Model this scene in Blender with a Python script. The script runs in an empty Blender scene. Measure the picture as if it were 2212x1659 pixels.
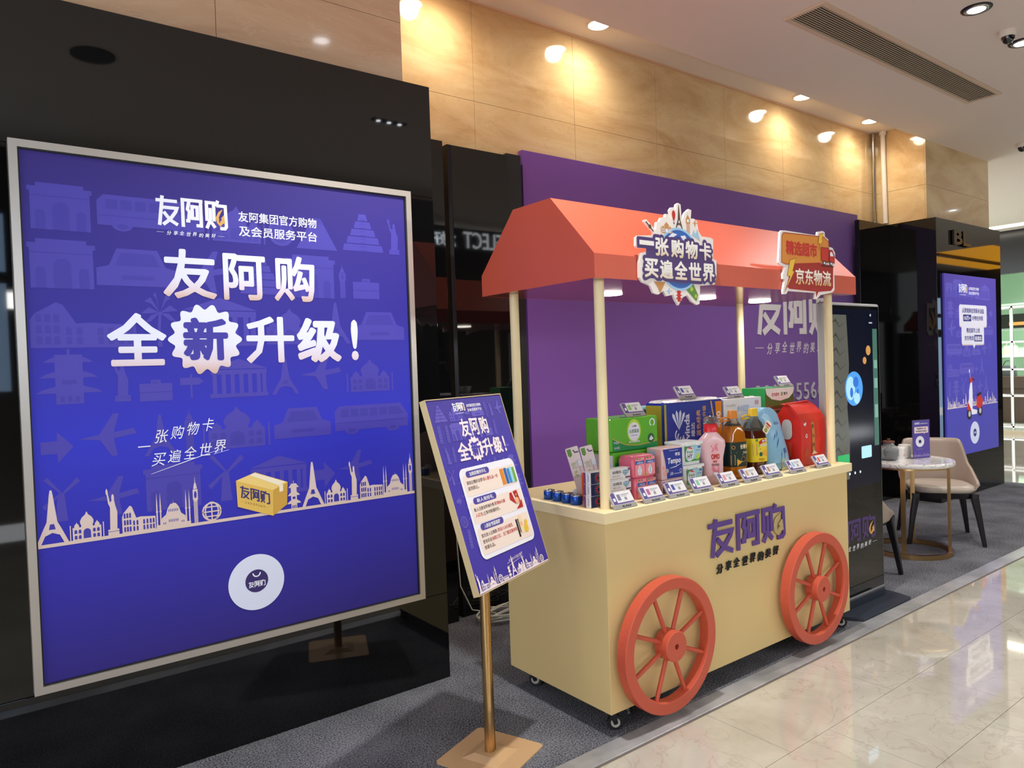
import bpy, bmesh, math, random
from mathutils import Matrix, Vector
PI = math.pi
random.seed(7)
sc = bpy.context.scene
COL = sc.collection
# ---------------------------------------------------------------- camera
W, H, FPX = 2212, 1659, 1572.95
yaw, pitch, roll = .6481, -.0227, .034
cd = bpy.data.cameras.new('camera'); cam = bpy.data.objects.new('camera', cd); COL.objects.link(cam)
cd.sensor_width = 36; cd.lens = 36 * FPX / W; cd.clip_start = .05; cd.clip_end = 100
cy, sy, cp, sp = math.cos(yaw), math.sin(yaw), math.cos(pitch), math.sin(pitch)
Fv = Vector((sy * cp, cy * cp, sp)); Rv = Vector((cy, -sy, 0)); Uv = Rv.cross(Fv)
cr, sr = math.cos(roll), math.sin(roll)
X = Rv * cr - Uv * sr; Y = Rv * sr + Uv * cr; Z = -Fv
M = Matrix(((X.x, Y.x, Z.x), (X.y, Y.y, Z.y), (X.z, Y.z, Z.z))).to_4x4()
M.translation = Vector((-2.0228, -2.0869, 1.5))
cam.matrix_world = M
sc.camera = cam
# ---------------------------------------------------------------- view, world
sc.view_settings.view_transform = 'Standard'; sc.view_settings.look = 'None'
sc.view_settings.gamma = 1; sc.view_settings.exposure = 0.12
try: sc.view_settings.use_curve_mapping = False
except Exception: pass
w = bpy.data.worlds.new('world'); sc.world = w; w.use_nodes = True
w.node_tree.nodes['Background'].inputs[0].default_value = (.93, .97, 1, 1)
w.node_tree.nodes['Background'].inputs[1].default_value = 2.7
try:
    sc.cycles.max_bounces = 8; sc.cycles.diffuse_bounces = 4; sc.cycles.glossy_bounces = 4
    sc.cycles.transmission_bounces = 6; sc.cycles.use_denoising = True; sc.cycles.sample_clamp_indirect = 6
    sc.cycles.caustics_reflective = False; sc.cycles.caustics_refractive = False
except Exception: pass
CEIL = 3.629; COVE = 3.813
def spot(name, loc, power, size=100, blend=.5, color=(1, .97, .92), to=None, rad=.05):
    l = bpy.data.lights.new(name, 'SPOT'); l.energy = power; l.spot_size = math.radians(size); l.spot_blend = blend
    l.color = color; l.shadow_soft_size = rad
    o = bpy.data.objects.new(name, l); COL.objects.link(o); o.location = loc
    if to is not None:
        d = Vector(to) - Vector(loc); o.rotation_euler = d.to_track_quat('-Z', 'Y').to_euler()
    return o
def area(name, loc, power, sx, sy_, color=(1, .95, .9), to=(0, 0, 0)):
    l = bpy.data.lights.new(name, 'AREA'); l.shape = 'RECTANGLE'; l.size = sx; l.size_y = sy_; l.energy = power; l.color = color
    o = bpy.data.objects.new(name, l); COL.objects.link(o); o.location = loc
    o.rotation_euler = (Vector(to) - Vector(loc)).to_track_quat('-Z', 'Y').to_euler()
    return o
# ceiling downlights over the aisle (fixtures are modelled below at the same spots)
AISLE = [(-.10, -.24), (3.1, -.23), (3.93, -.21), (6.9, -.2), (9.9, -.2)]
AP = [235, 120, 60, 110, 110]
for (x, y), pw in zip(AISLE, AP):
    spot('downlight_lamp', (x, y, CEIL - .03), pw, 125, .6, rad=.045)
# cove washers close to the stone wall
WASH = [-.9, .33, 1.53, 4.02, 5.22]
for x in WASH[1:]:
    spot('cove_lamp', (x, 1.47, COVE - .03), 27, 170, .9, (1, .88, .70), rad=.06)
# canopy lamps
CANL = [(.496, .436), (1.197, .421), (1.742, .446)]
for x, y in CANL:
    spot('canopy_lamp', (x, y, 1.83), 12, 150, .8, (1, .93, .82), rad=.05)
# added fill light, stands in for the glow of shops across the aisle
area('shopfront_fill', (1.5, -4.35, 2.36), 195, 11, .3, (1, .99, .97), (1.5, .6, .7))
for yy_ in (2.2, 3.4): spot('store_lamp', (14.9, yy_, 3.4), 260, 150, .5, (.9, 1, .92), rad=.08)
# ---------------------------------------------------------------- materials
def lin(c):
    c = c / 255
    return c / 12.92 if c <= .04045 else ((c + .055) / 1.055) ** 2.4
def rgb(h):
    if isinstance(h, str):
        h = h.lstrip('#'); return tuple(lin(int(h[i:i + 2], 16)) for i in (0, 2, 4)) + (1,)
    return tuple(lin(v) for v in h) + (1,)
MATS = {}
def mat(name, col, rough=.5, metal=0, spec=.5, emit=0, coat=0, trans=0, ior=None, alpha=1, bump=None, vary=None, ecol=None):
    if name in MATS: return MATS[name]
    m = bpy.data.materials.new(name); m.use_nodes = True; nt = m.node_tree; b = nt.nodes['Principled BSDF']
    b.inputs['Base Color'].default_value = rgb(col); b.inputs['Roughness'].default_value = rough
    b.inputs['Metallic'].default_value = metal; b.inputs['Specular IOR Level'].default_value = spec
    if coat: b.inputs['Coat Weight'].default_value = coat; b.inputs['Coat Roughness'].default_value = .05
    if trans: b.inputs['Transmission Weight'].default_value = trans
    if ior: b.inputs['IOR'].default_value = ior
    if alpha < 1: b.inputs['Alpha'].default_value = alpha
    if emit: b.inputs['Emission Color'].default_value = rgb(ecol or col); b.inputs['Emission Strength'].default_value = emit
    if bump or vary:
        tc = nt.nodes.new('ShaderNodeTexCoord'); n = nt.nodes.new('ShaderNodeTexNoise')
        n.inputs['Scale'].default_value = (bump or vary)[0]; n.inputs['Detail'].default_value = 4
        nt.links.new(tc.outputs['Object'], n.inputs['Vector'])
        if bump:
            bp = nt.nodes.new('ShaderNodeBump'); bp.inputs['Strength'].default_value = bump[1]; bp.inputs['Distance'].default_value = .01
            nt.links.new(n.outputs['Fac'], bp.inputs['Height']); nt.links.new(bp.outputs['Normal'], b.inputs['Normal'])
        if vary:
            r = nt.nodes.new('ShaderNodeValToRGB'); c0 = rgb(vary[1]); c1 = rgb(vary[2])
            r.color_ramp.elements[0].color = c0; r.color_ramp.elements[1].color = c1
            r.color_ramp.elements[0].position = .35; r.color_ramp.elements[1].position = .65
            nt.links.new(n.outputs['Fac'], r.inputs[0]); nt.links.new(r.outputs[0], b.inputs['Base Color'])
    MATS[name] = m; return m
def gmat(name, stops, axis='Z', lo=0, hi=1, rough=.45, emit=0):
    """colour gradient along a local axis"""
    if name in MATS: return MATS[name]
    m = bpy.data.materials.new(name); m.use_nodes = True; nt = m.node_tree; b = nt.nodes['Principled BSDF']
    b.inputs['Roughness'].default_value = rough; b.inputs['Specular IOR Level'].default_value = .25
    tc = nt.nodes.new('ShaderNodeTexCoord'); s = nt.nodes.new('ShaderNodeSeparateXYZ'); mr = nt.nodes.new('ShaderNodeMapRange')
    mr.inputs['From Min'].default_value = lo; mr.inputs['From Max'].default_value = hi
    r = nt.nodes.new('ShaderNodeValToRGB'); el = r.color_ramp.elements
    while len(el) < len(stops): el.new(.5)
    for e, (p, c) in zip(el, stops): e.position = p; e.color = rgb(c)
    nt.links.new(tc.outputs['Object'], s.inputs[0]); nt.links.new(s.outputs[axis], mr.inputs[0]); nt.links.new(mr.outputs[0], r.inputs[0])
    nt.links.new(r.outputs[0], b.inputs['Base Color'])
    if emit:
        nt.links.new(r.outputs[0], b.inputs['Emission Color']); b.inputs['Emission Strength'].default_value = emit
    MATS[name] = m; return m
def stone(name, c0, c1, c2, scale=(1, 1, 1), vein=None, rough=.12, tile=None, coat=.3):
    m = bpy.data.materials.new(name); m.use_nodes = True; nt = m.node_tree; N = nt.nodes; L = nt.links; b = N['Principled BSDF']
    tc = N.new('ShaderNodeTexCoord'); mp = N.new('ShaderNodeMapping'); mp.inputs['Scale'].default_value = scale
    L.new(tc.outputs['Object'], mp.inputs['Vector'])
    n = N.new('ShaderNodeTexNoise'); n.inputs['Scale'].default_value = 2.2; n.inputs['Detail'].default_value = 9
    n.inputs['Roughness'].default_value = .62; n.inputs['Distortion'].default_value = .9; L.new(mp.outputs[0], n.inputs['Vector'])
    r = N.new('ShaderNodeValToRGB'); el = r.color_ramp.elements; el.new(.5)
    for e, (p, c) in zip(el, ((.3, c0), (.5, c1), (.68, c2))): e.position = p; e.color = rgb(c)
    L.new(n.outputs['Fac'], r.inputs[0]); out = r.outputs[0]
    if vein:
        v = N.new('ShaderNodeTexNoise'); v.inputs['Scale'].default_value = vein[0]; v.inputs['Detail'].default_value = 6; v.inputs['Distortion'].default_value = 1.6
        L.new(mp.outputs[0], v.inputs['Vector'])
        vr = N.new('ShaderNodeValToRGB'); e = vr.color_ramp.elements; e.new(.5)
        for q, (p, c) in zip(e, ((.485, (0, 0, 0)), (.5, (255, 255, 255)), (.515, (0, 0, 0)))): q.position = p; q.color = rgb(c)
        L.new(v.outputs['Fac'], vr.inputs[0])
        ml = N.new('ShaderNodeMath'); ml.operation = 'MULTIPLY'; ml.inputs[1].default_value = vein[2]; L.new(vr.outputs[0], ml.inputs[0])
        mx = N.new('ShaderNodeMixRGB'); mx.inputs[2].default_value = rgb(vein[1]); L.new(ml.outputs[0], mx.inputs[0]); L.new(out, mx.inputs[1]); out = mx.outputs[0]
    L.new(out, b.inputs['Base Color']); b.inputs['Roughness'].default_value = rough
    b.inputs['Coat Weight'].default_value = coat; b.inputs['Coat Roughness'].default_value = .03
    return m
BLACKG = mat('black_glass', '0a0a0b', .03, spec=.6, ior=1.52)
TRAV = stone('travertine', 'c49d6c', 'd9b98a', 'e4cb9c', (.5, 1, 1.5), vein=(5.5, 'c4a070', .35), rough=.09)
TRAVL = stone('travertine_pink', 'c8a080', 'd3ae8d', 'ddbe9f', (.45, 1, 2.4), vein=(5.0, 'dfc2a4', .4), rough=.1)
MARB = stone('marble_floor', 'b6b1a4', 'c4c0b3', 'd0ccc2', (1, 1, 1), vein=(3.2, 'a09283', .35), rough=.05, coat=.9)
GROUT = mat('grout', '6d6258', .7)
CARPET = None
def carpet():
    m = bpy.data.materials.new('carpet_pile'); m.use_nodes = True; nt = m.node_tree; N = nt.nodes; L = nt.links; b = N['Principled BSDF']
    tc = N.new('ShaderNodeTexCoord')
    a = N.new('ShaderNodeTexNoise'); a.inputs['Scale'].default_value = 150; a.inputs['Detail'].default_value = 3
    c = N.new('ShaderNodeTexNoise'); c.inputs['Scale'].default_value = 3; c.inputs['Detail'].default_value = 5
    L.new(tc.outputs['Object'], a.inputs['Vector']); L.new(tc.outputs['Object'], c.inputs['Vector'])
    mx = N.new('ShaderNodeMath'); mx.operation = 'MULTIPLY_ADD'; mx.inputs[1].default_value = .35; L.new(c.outputs['Fac'], mx.inputs[0]); L.new(a.outputs['Fac'], mx.inputs[2])
    r = N.new('ShaderNodeValToRGB'); e = r.color_ramp.elements; e[0].position = .50; e[0].color = rgb('2f3138'); e[1].position = .86; e[1].color = rgb('a0a2ab')
    L.new(mx.outputs[0], r.inputs[0]); L.new(r.outputs[0], b.inputs['Base Color']); b.inputs['Roughness'].default_value = 1; b.inputs['Specular IOR Level'].default_value = .1
    bp = N.new('ShaderNodeBump'); bp.inputs['Strength'].default_value = 1; bp.inputs['Distance'].default_value = .012
    L.new(a.outputs['Fac'], bp.inputs['Height']); L.new(bp.outputs['Normal'], b.inputs['Normal'])
    return m
CARPET = carpet()
WHITE = mat('white_paint', 'e9ded2', .8)
CEILM = mat('ceiling_paint', 'e6d9cc', .85)
BRASS = mat('brushed_champagne', 'c9a470', .28, 1)
ALU = mat('brushed_aluminium', 'cdc6be', .34, .75, bump=(60, .05))
STEEL = mat('polished_steel', 'b9b4ac', .2, 1); TRIMM = mat('scuffed_steel', 'b4b6ba', .3, .4, vary=(5, 'a8aaae', 'cccdd0'))
BEIGE = mat('cart_cream', 'dcc288', .55)
BEIGEL = mat('cart_cream_top', 'efdcae', .5)
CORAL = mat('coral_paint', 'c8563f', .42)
BLACK = mat('black_plastic', '121214', .4)
PURP = mat('logo_purple', '5b3f8c', .35)
INK = mat('ink_black', '17171a', .5)
PW = mat('print_white', 'e4e7f5', .5)
# ---------------------------------------------------------------- geometry helpers
_T = {}
_tc = bpy.data.curves.new('glyphs', 'FONT'); _to = bpy.data.objects.new('glyphs', _tc); COL.objects.link(_to)
def glyphs(s, off):
    k = (s, off)
    if k not in _T:
        _tc.body = s; _tc.size = 1; _tc.offset = off; _tc.resolution_u = 2
        bpy.context.view_layer.update()
        dg = bpy.context.evaluated_depsgraph_get(); me = bpy.data.meshes.new_from_object(_to.evaluated_get(dg))
        vs = [(v.co.x, v.co.y) for v in me.vertices]; fs = [tuple(p.vertices) for p in me.polygons]
        bpy.data.meshes.remove(me)
        x0 = min(v[0] for v in vs); x1 = max(v[0] for v in vs); y0 = min(v[1] for v in vs); y1 = max(v[1] for v in vs)
        _T[k] = (vs, fs, x0, x1, y0, y1)
    return _T[k]
def frame(o, d='-y'):
    """(u,v,w) -> xyz on a face looking along d"""
    o = Vector(o)
    ax = {'-y': ((1, 0, 0), (0, 0, 1), (0, -1, 0)), '+y': ((-1, 0, 0), (0, 0, 1), (0, 1, 0)), '-x': ((0, -1, 0), (0, 0, 1), (-1, 0, 0)),
          '+x': ((0, 1, 0), (0, 0, 1), (1, 0, 0)), '+z': ((1, 0, 0), (0, 1, 0), (0, 0, 1)), '-z': ((1, 0, 0), (0, -1, 0), (0, 0, -1))}[d] if isinstance(d, str) else d
    a, b, c = [Vector(q) for q in ax]
    return lambda u, v, w=0: o + a * u + b * v + c * w
class MB:
    def __init__(s): s.v = []; s.f = []; s.fm = []; s.mats = []; s.cur = 0; s.fr = frame((0, 0, 0), '+z'); s.sm = []; s.smooth = False; s.k = 0
    def m(s, mt):
        if mt not in s.mats: s.mats.append(mt)
        s.cur = s.mats.index(mt); return s
    def F(s, fr): s.fr = fr; return s
    def add(s, vs, fs):
        b = len(s.v); s.v += [tuple(v) for v in vs]
        for f in fs: s.f.append(tuple(b + i for i in f)); s.fm.append(s.cur); s.sm.append(s.smooth)
        return s
    def box(s, a, b, r=0):
        x0, y0, z0 = [min(p, q) for p, q in zip(a, b)]; x1, y1, z1 = [max(p, q) for p, q in zip(a, b)]
        if r <= 0:
            vs = [(x0, y0, z0), (x1, y0, z0), (x1, y1, z0), (x0, y1, z0), (x0, y0, z1), (x1, y0, z1), (x1, y1, z1), (x0, y1, z1)]
            return s.add(vs, [(3, 2, 1, 0), (4, 5, 6, 7), (0, 1, 5, 4), (1, 2, 6, 5), (2, 3, 7, 6), (3, 0, 4, 7)])
        bm = bmesh.new(); bmesh.ops.create_cube(bm, size=1)
        for v in bm.verts: v.co = Vector(((x0 + x1) / 2 + v.co.x * (x1 - x0), (y0 + y1) / 2 + v.co.y * (y1 - y0), (z0 + z1) / 2 + v.co.z * (z1 - z0)))
        bmesh.ops.bevel(bm, geom=bm.edges[:], offset=min(r, .45 * min(x1 - x0, y1 - y0, z1 - z0)), segments=2, affect='EDGES', profile=.5)
        bm.verts.index_update(); s.add([v.co for v in bm.verts], [[v.index for v in f.verts] for f in bm.faces]); bm.free(); return s
    def prism(s, pts, w0, w1, fr=None):
        """extruded polygon in frame coords"""
        fr = fr or s.fr; n = len(pts)
        ar = sum(pts[i][0] * pts[(i + 1) % n][1] - pts[(i + 1) % n][0] * pts[i][1] for i in range(n))
        if ar < 0: pts = pts[::-1]
        if w0 > w1: w0, w1 = w1, w0
        s.k += 1; w1 = w1 + (s.k % 24) * 1e-5
        vs = [fr(u, v, w0) for u, v in pts] + [fr(u, v, w1) for u, v in pts]
        return s.add(vs, [tuple(range(n))[::-1], tuple(range(n, 2 * n))] + [(i, (i + 1) % n, n + (i + 1) % n, n + i) for i in range(n)])
    def poly(s, pts, w=0, fr=None):
        fr = fr or s.fr; n = len(pts)
        ar = sum(pts[i][0] * pts[(i + 1) % n][1] - pts[(i + 1) % n][0] * pts[i][1] for i in range(n))
        if ar < 0: pts = pts[::-1]
        s.k += 1; w = w + (s.k % 24) * 1e-5
        return s.add([fr(u, v, w) for u, v in pts], [tuple(range(n))])
    def rect(s, u0, v0, u1, v1, w=0, fr=None): return s.poly([(u0, v0), (u1, v0), (u1, v1), (u0, v1)], w, fr)
    def disc(s, u, v, r, w=0, n=40, ry=None, fr=None): return s.poly([(u + r * math.cos(2 * PI * i / n), v + (ry or r) * math.sin(2 * PI * i / n)) for i in range(n)], w, fr)
    def ring(s, u, v, r0, r1, w=0, n=32, fr=None, a0=0, a1=2 * PI):
        fr = fr or s.fr
        vs = []; fs = []
        for i in range(n + 1):
            a = a0 + (a1 - a0) * i / n
            for r in (r0, r1): vs.append(fr(u + r * math.cos(a), v + r * math.sin(a), w))
        for i in range(n): fs.append((2 * i, 2 * i + 1, 2 * i + 3, 2 * i + 2))
        return s.add(vs, fs)
    def stroke(s, pts, t, w=0, fr=None, w1=None):
        """flat or extruded polyline of width t with mitred corners"""
        L = []; R = []; n = len(pts); P = [Vector(p) for p in pts]
        for i in range(n):
            d0 = (P[i] - P[i - 1]).normalized() if i else (P[1] - P[0]).normalized()
            d1 = (P[i + 1] - P[i]).normalized() if i < n - 1 else d0
            d = (d0 + d1); d = d.normalized() if d.length > 1e-6 else d0
            nn = Vector((-d.y, d.x)); k = min(1.8, 1 / max(.3, abs(nn.dot(Vector((-d0.y, d0.x))))))
            tt = (t[i] if isinstance(t, (list, tuple)) else t) / 2
            L.append(P[i] + nn * tt * k); R.append(P[i] - nn * tt * k)
        for i in range(n - 1):
            q = [tuple(L[i]), tuple(L[i + 1]), tuple(R[i + 1]), tuple(R[i])]
            if w1 is None: s.poly(q, w, fr)
            else: s.prism(q, w, w1, fr)
        return s
    def text(s, st, u, v, w_, h, w=0, off=0, fr=None, depth=None, shear=0, keep=False):
        """string fitted to the box u,v,w_,h (h None keeps aspect)"""
        fr = fr or s.fr; vs, fs, x0, x1, y0, y1 = glyphs(st, 0)
        ds = [(0, 0)] if off < .008 else ([(-off, -off), (off, off), (-off, off), (off, -off)] if off < .02 else [(off * math.cos(PI * q / 6), off * math.sin(PI * q / 6)) for q in range(12)])
        m_ = off if len(ds) > 1 else 0; mx_ = 0
        kx = w_ / (x1 - x0 + 2 * m_); ky = (h / (y1 - y0 + 2 * m_)) if h else kx
        for k, (dx, dy) in enumerate(ds):
            wk = w + k * 1.6e-5
            P = [(u + (x - x0 + m_ + dx) * kx + shear * (y - y0) * ky, v + (y - y0 + m_ + dy) * ky) for x, y in vs]
            if depth is None: s.add([fr(a, b, wk) for a, b in P], fs); continue
            n = len(P); ed = {}
            for f in fs:
                for i in range(len(f)):
                    a, b = f[i], f[(i + 1) % len(f)]
                    if (b, a) in ed: ed.pop((b, a))
                    else: ed[(a, b)] = 1
            V = [fr(a, b, wk + depth) for a, b in P] + [fr(a, b, w) for a, b in P]
            s.add(V, list(fs) + [(b, a, a + n, b + n) for a, b in ed])
        return s
    def cyl(s, p, q, r0, r1=None, n=20, caps=True):
        p = Vector(p); q = Vector(q); r1 = r0 if r1 is None else r1; d = (q - p).normalized()
        a = d.orthogonal().normalized(); b = d.cross(a); vs = []
        for c, r in ((p, r0), (q, r1)):
            for i in range(n): t = 2 * PI * i / n; vs.append(c + a * r * math.cos(t) + b * r * math.sin(t))
        sm = s.smooth; s.smooth = True; s.add(vs, [(i, (i + 1) % n, n + (i + 1) % n, n + i) for i in range(n)]); s.smooth = False
        if caps: s.add(vs, [tuple(range(n))[::-1], tuple(range(n, 2 * n))])
        s.smooth = sm; return s
    def loft(s, secs, n=32, caps=True, smooth=True):
        """secs: (cx,cy,z,a,b,e) superellipse sections"""
        vs = []
        for cx, cy_, z, a, b, e in secs:
            for i in range(n):
                t = 2 * PI * i / n; c, q = math.cos(t), math.sin(t)
                vs.append((cx + a * math.copysign(abs(c) ** (2 / e), c), cy_ + b * math.copysign(abs(q) ** (2 / e), q), z))
        k = len(secs); sm = s.smooth; s.smooth = smooth
        s.add(vs, [(j * n + i, j * n + (i + 1) % n, (j + 1) * n + (i + 1) % n, (j + 1) * n + i) for j in range(k - 1) for i in range(n)])
        s.smooth = False
        if caps:
            s.add(vs[:n], [tuple(range(n))[::-1]]); s.add(vs[-n:], [tuple(range(n))])
        s.smooth = sm; return s
    def lathe(s, prof, c=(0, 0, 0), n=32):
        return s.loft([(c[0], c[1], c[2] + z, r, r, 2) for r, z in prof], n)
    def tube(s, pts, r, n=8, closed=False):
        P = [Vector(p) for p in pts]; k = len(P); vs = []; up = None
        for i in range(k):
            d = (P[(i + 1) % k] - P[i - 1]) if closed or 0 < i < k - 1 else (P[1] - P[0] if i == 0 else P[-1] - P[-2])
            d.normalize()
            a = (up - d * up.dot(d)) if up is not None else d.orthogonal()
            a = a.normalized() if a.length > 1e-5 else d.orthogonal().normalized(); up = a; b = d.cross(a)
            for j in range(n): t = 2 * PI * j / n; vs.append(P[i] + a * r * math.cos(t) + b * r * math.sin(t))
        sm = s.smooth; s.smooth = True
        s.add(vs, [(i * n + j, i * n + (j + 1) % n, ((i + 1) % k) * n + (j + 1) % n, ((i + 1) % k) * n + j) for i in range(k if closed else k - 1) for j in range(n)])
        s.smooth = False
        if not closed: s.add(vs[:n], [tuple(range(n))[::-1]]); s.add(vs[-n:], [tuple(range(n))])
        s.smooth = sm; return s
    def build(s, name, parent=None, label=None, cat=None, group=None, kind=None, loc=(0, 0, 0), rz=0):
        me = bpy.data.meshes.new(name); me.from_pydata([tuple(v) for v in s.v], [], s.f); me.update()
        for mt in s.mats: me.materials.append(mt)
        me.polygons.foreach_set('material_index', s.fm); me.polygons.foreach_set('use_smooth', s.sm); me.update()
        o = bpy.data.objects.new(name, me); COL.objects.link(o)
        if parent: o.parent = parent
        else: o.location = loc; o.rotation_euler = (0, 0, rz)
        if label: o['label'] = label
        if cat: o['category'] = cat
        if group: o['group'] = group
        if kind: o['kind'] = kind
        return o
def thing(name, label, cat, loc=(0, 0, 0), rz=0, group=None):
    o = bpy.data.objects.new(name, None); COL.objects.link(o); o.location = loc; o.rotation_euler = (0, 0, rz)
    o.empty_display_size = .1; o['label'] = label; o['category'] = cat
    if group: o['group'] = group
    return o
def dup(root, loc, rz, label, group=None, grp=True):
    r = root.copy(); COL.objects.link(r); r.location = loc; r.rotation_euler = (0, 0, rz); r['label'] = label
    for ch in list(root.children):
        c = ch.copy(); COL.objects.link(c); c.parent = r
        for g in list(ch.children):
            d = g.copy(); COL.objects.link(d); d.parent = c
    return r
# logo glyphs 100x100 (heavy squared strokes)
LOGO = [
    [(0, [(2, 84), (92, 84)]), (0, [(30, 100), (27, 76), (15, 0)]), (0, [(22, 61), (90, 61), (84, 48), (60, 22), (30, 3)]), (0, [(34, 46), (60, 20), (92, 5)])],
    [(0, [(9, 0), (9, 93), (38, 93), (30, 62), (38, 54), (33, 22), (22, 22)]), (0, [(44, 93), (97, 93)]), (0, [(88, 93), (88, 8), (66, 8)]), (0, [(50, 72), (72, 72), (72, 32), (50, 32), (50, 78)])],
    [(0, [(8, 28), (8, 92), (40, 92), (40, 28)]), (0, [(24, 74), (24, 34), (6, 2)]), (0, [(26, 26), (44, 6)]), (0, [(60, 102), (50, 82)]), (0, [(52, 84), (93, 84), (95, 12), (88, 5), (66, 5)])]]
def logo(mb, u, v, w_, h, w=0, depth=None, arrow=None, t=12.5, gap=6):
    """the shop's three-character mark"""
    cw = (w_ - 0) / (300 + 2 * gap); ch = h / 100
    for k, g in enumerate(LOGO):
        for _, st in g:
            P = [(u + (x + k * (100 + gap)) * cw, v + y * ch) for x, y in st]
            tt = t * (cw + ch) / 2
            mb.stroke(P, tt, w, None, None if depth is None else w + depth)
    if arrow:
        cm = mb.mats[mb.cur]; mb.m(arrow); k = 2 * (100 + gap); e = (depth or 0) * 1.25 + .0004
        A = [(82, 74), (60, 62), (48, 42), (52, 24), (66, 12), (72, 12), (62, 28), (62, 44), (70, 58)]
        B = [(66, 12), (80, 22), (90, 24), (86, 54), (70, 40), (76, 38), (66, 26)]
        for Pq in (A, B):
            P = [(u + (x + k) * cw, v + y * ch) for x, y in Pq]
            if depth is None: mb.poly(P, w + e)
            else: mb.prism(P, w, w + e)
        mb.m(cm)
SLOG = '分享全世界的美好'
def slogan(mb, u, v, w_, h, w=0, depth=None, off=.004, dash='both'):
    n = 8; L = w_; d = L * .1 if dash else 0
    a = u + (d * 1.25 if dash in ('both', 'l') else 0); b = u + L - (d * 1.25 if dash in ('both', 'r') else 0); st = (b - a) / n
    for i, c in enumerate(SLOG):
        mb.text(c, a + st * i + st * .14 + (i % 2) * st * .03, v + ((i * 37) % 5 - 2) * h * .04, st * .66, h, w, off, depth=depth, shear=.18)
    if dash in ('both', 'l'): mb.rect(u, v + h * .48, u + d, v + h * .54, w)
    if dash in ('both', 'r'): mb.rect(u + L - d, v + h * .48, u + L, v + h * .54, w)
# ---------------------------------------------------------------- flat pictograms in a unit box
def ell(x, y, rx, ry=None, n=20, a0=0, a1=2 * PI): return [(x + rx * math.cos(a0 + (a1 - a0) * i / n), y + (ry or rx) * math.sin(a0 + (a1 - a0) * i / n)) for i in range(n + (a1 - a0 < 6.2))]
def R4(x0, y0, x1, y1): return [(x0, y0), (x1, y0), (x1, y1), (x0, y1)]
def arch(x0, x1, y0, y1): return [(x0, y0), (x1, y0), (x1, y1 - (x1 - x0) / 2)] + ell((x0 + x1) / 2, y1 - (x1 - x0) / 2, (x1 - x0) / 2, n=8, a0=0, a1=PI)[1:-1] + [(x0, y1 - (x1 - x0) / 2)]
def dome(cx, y, r, h): return [(cx - r, y), (cx + r, y), (cx + r * 1.05, y + h * .3), (cx + r * .75, y + h * .62), (cx + r * .25, y + h * .85), (cx, y + h * 1.15), (cx - r * .25, y + h * .85), (cx - r * .75, y + h * .62), (cx - r * 1.05, y + h * .3)]
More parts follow.
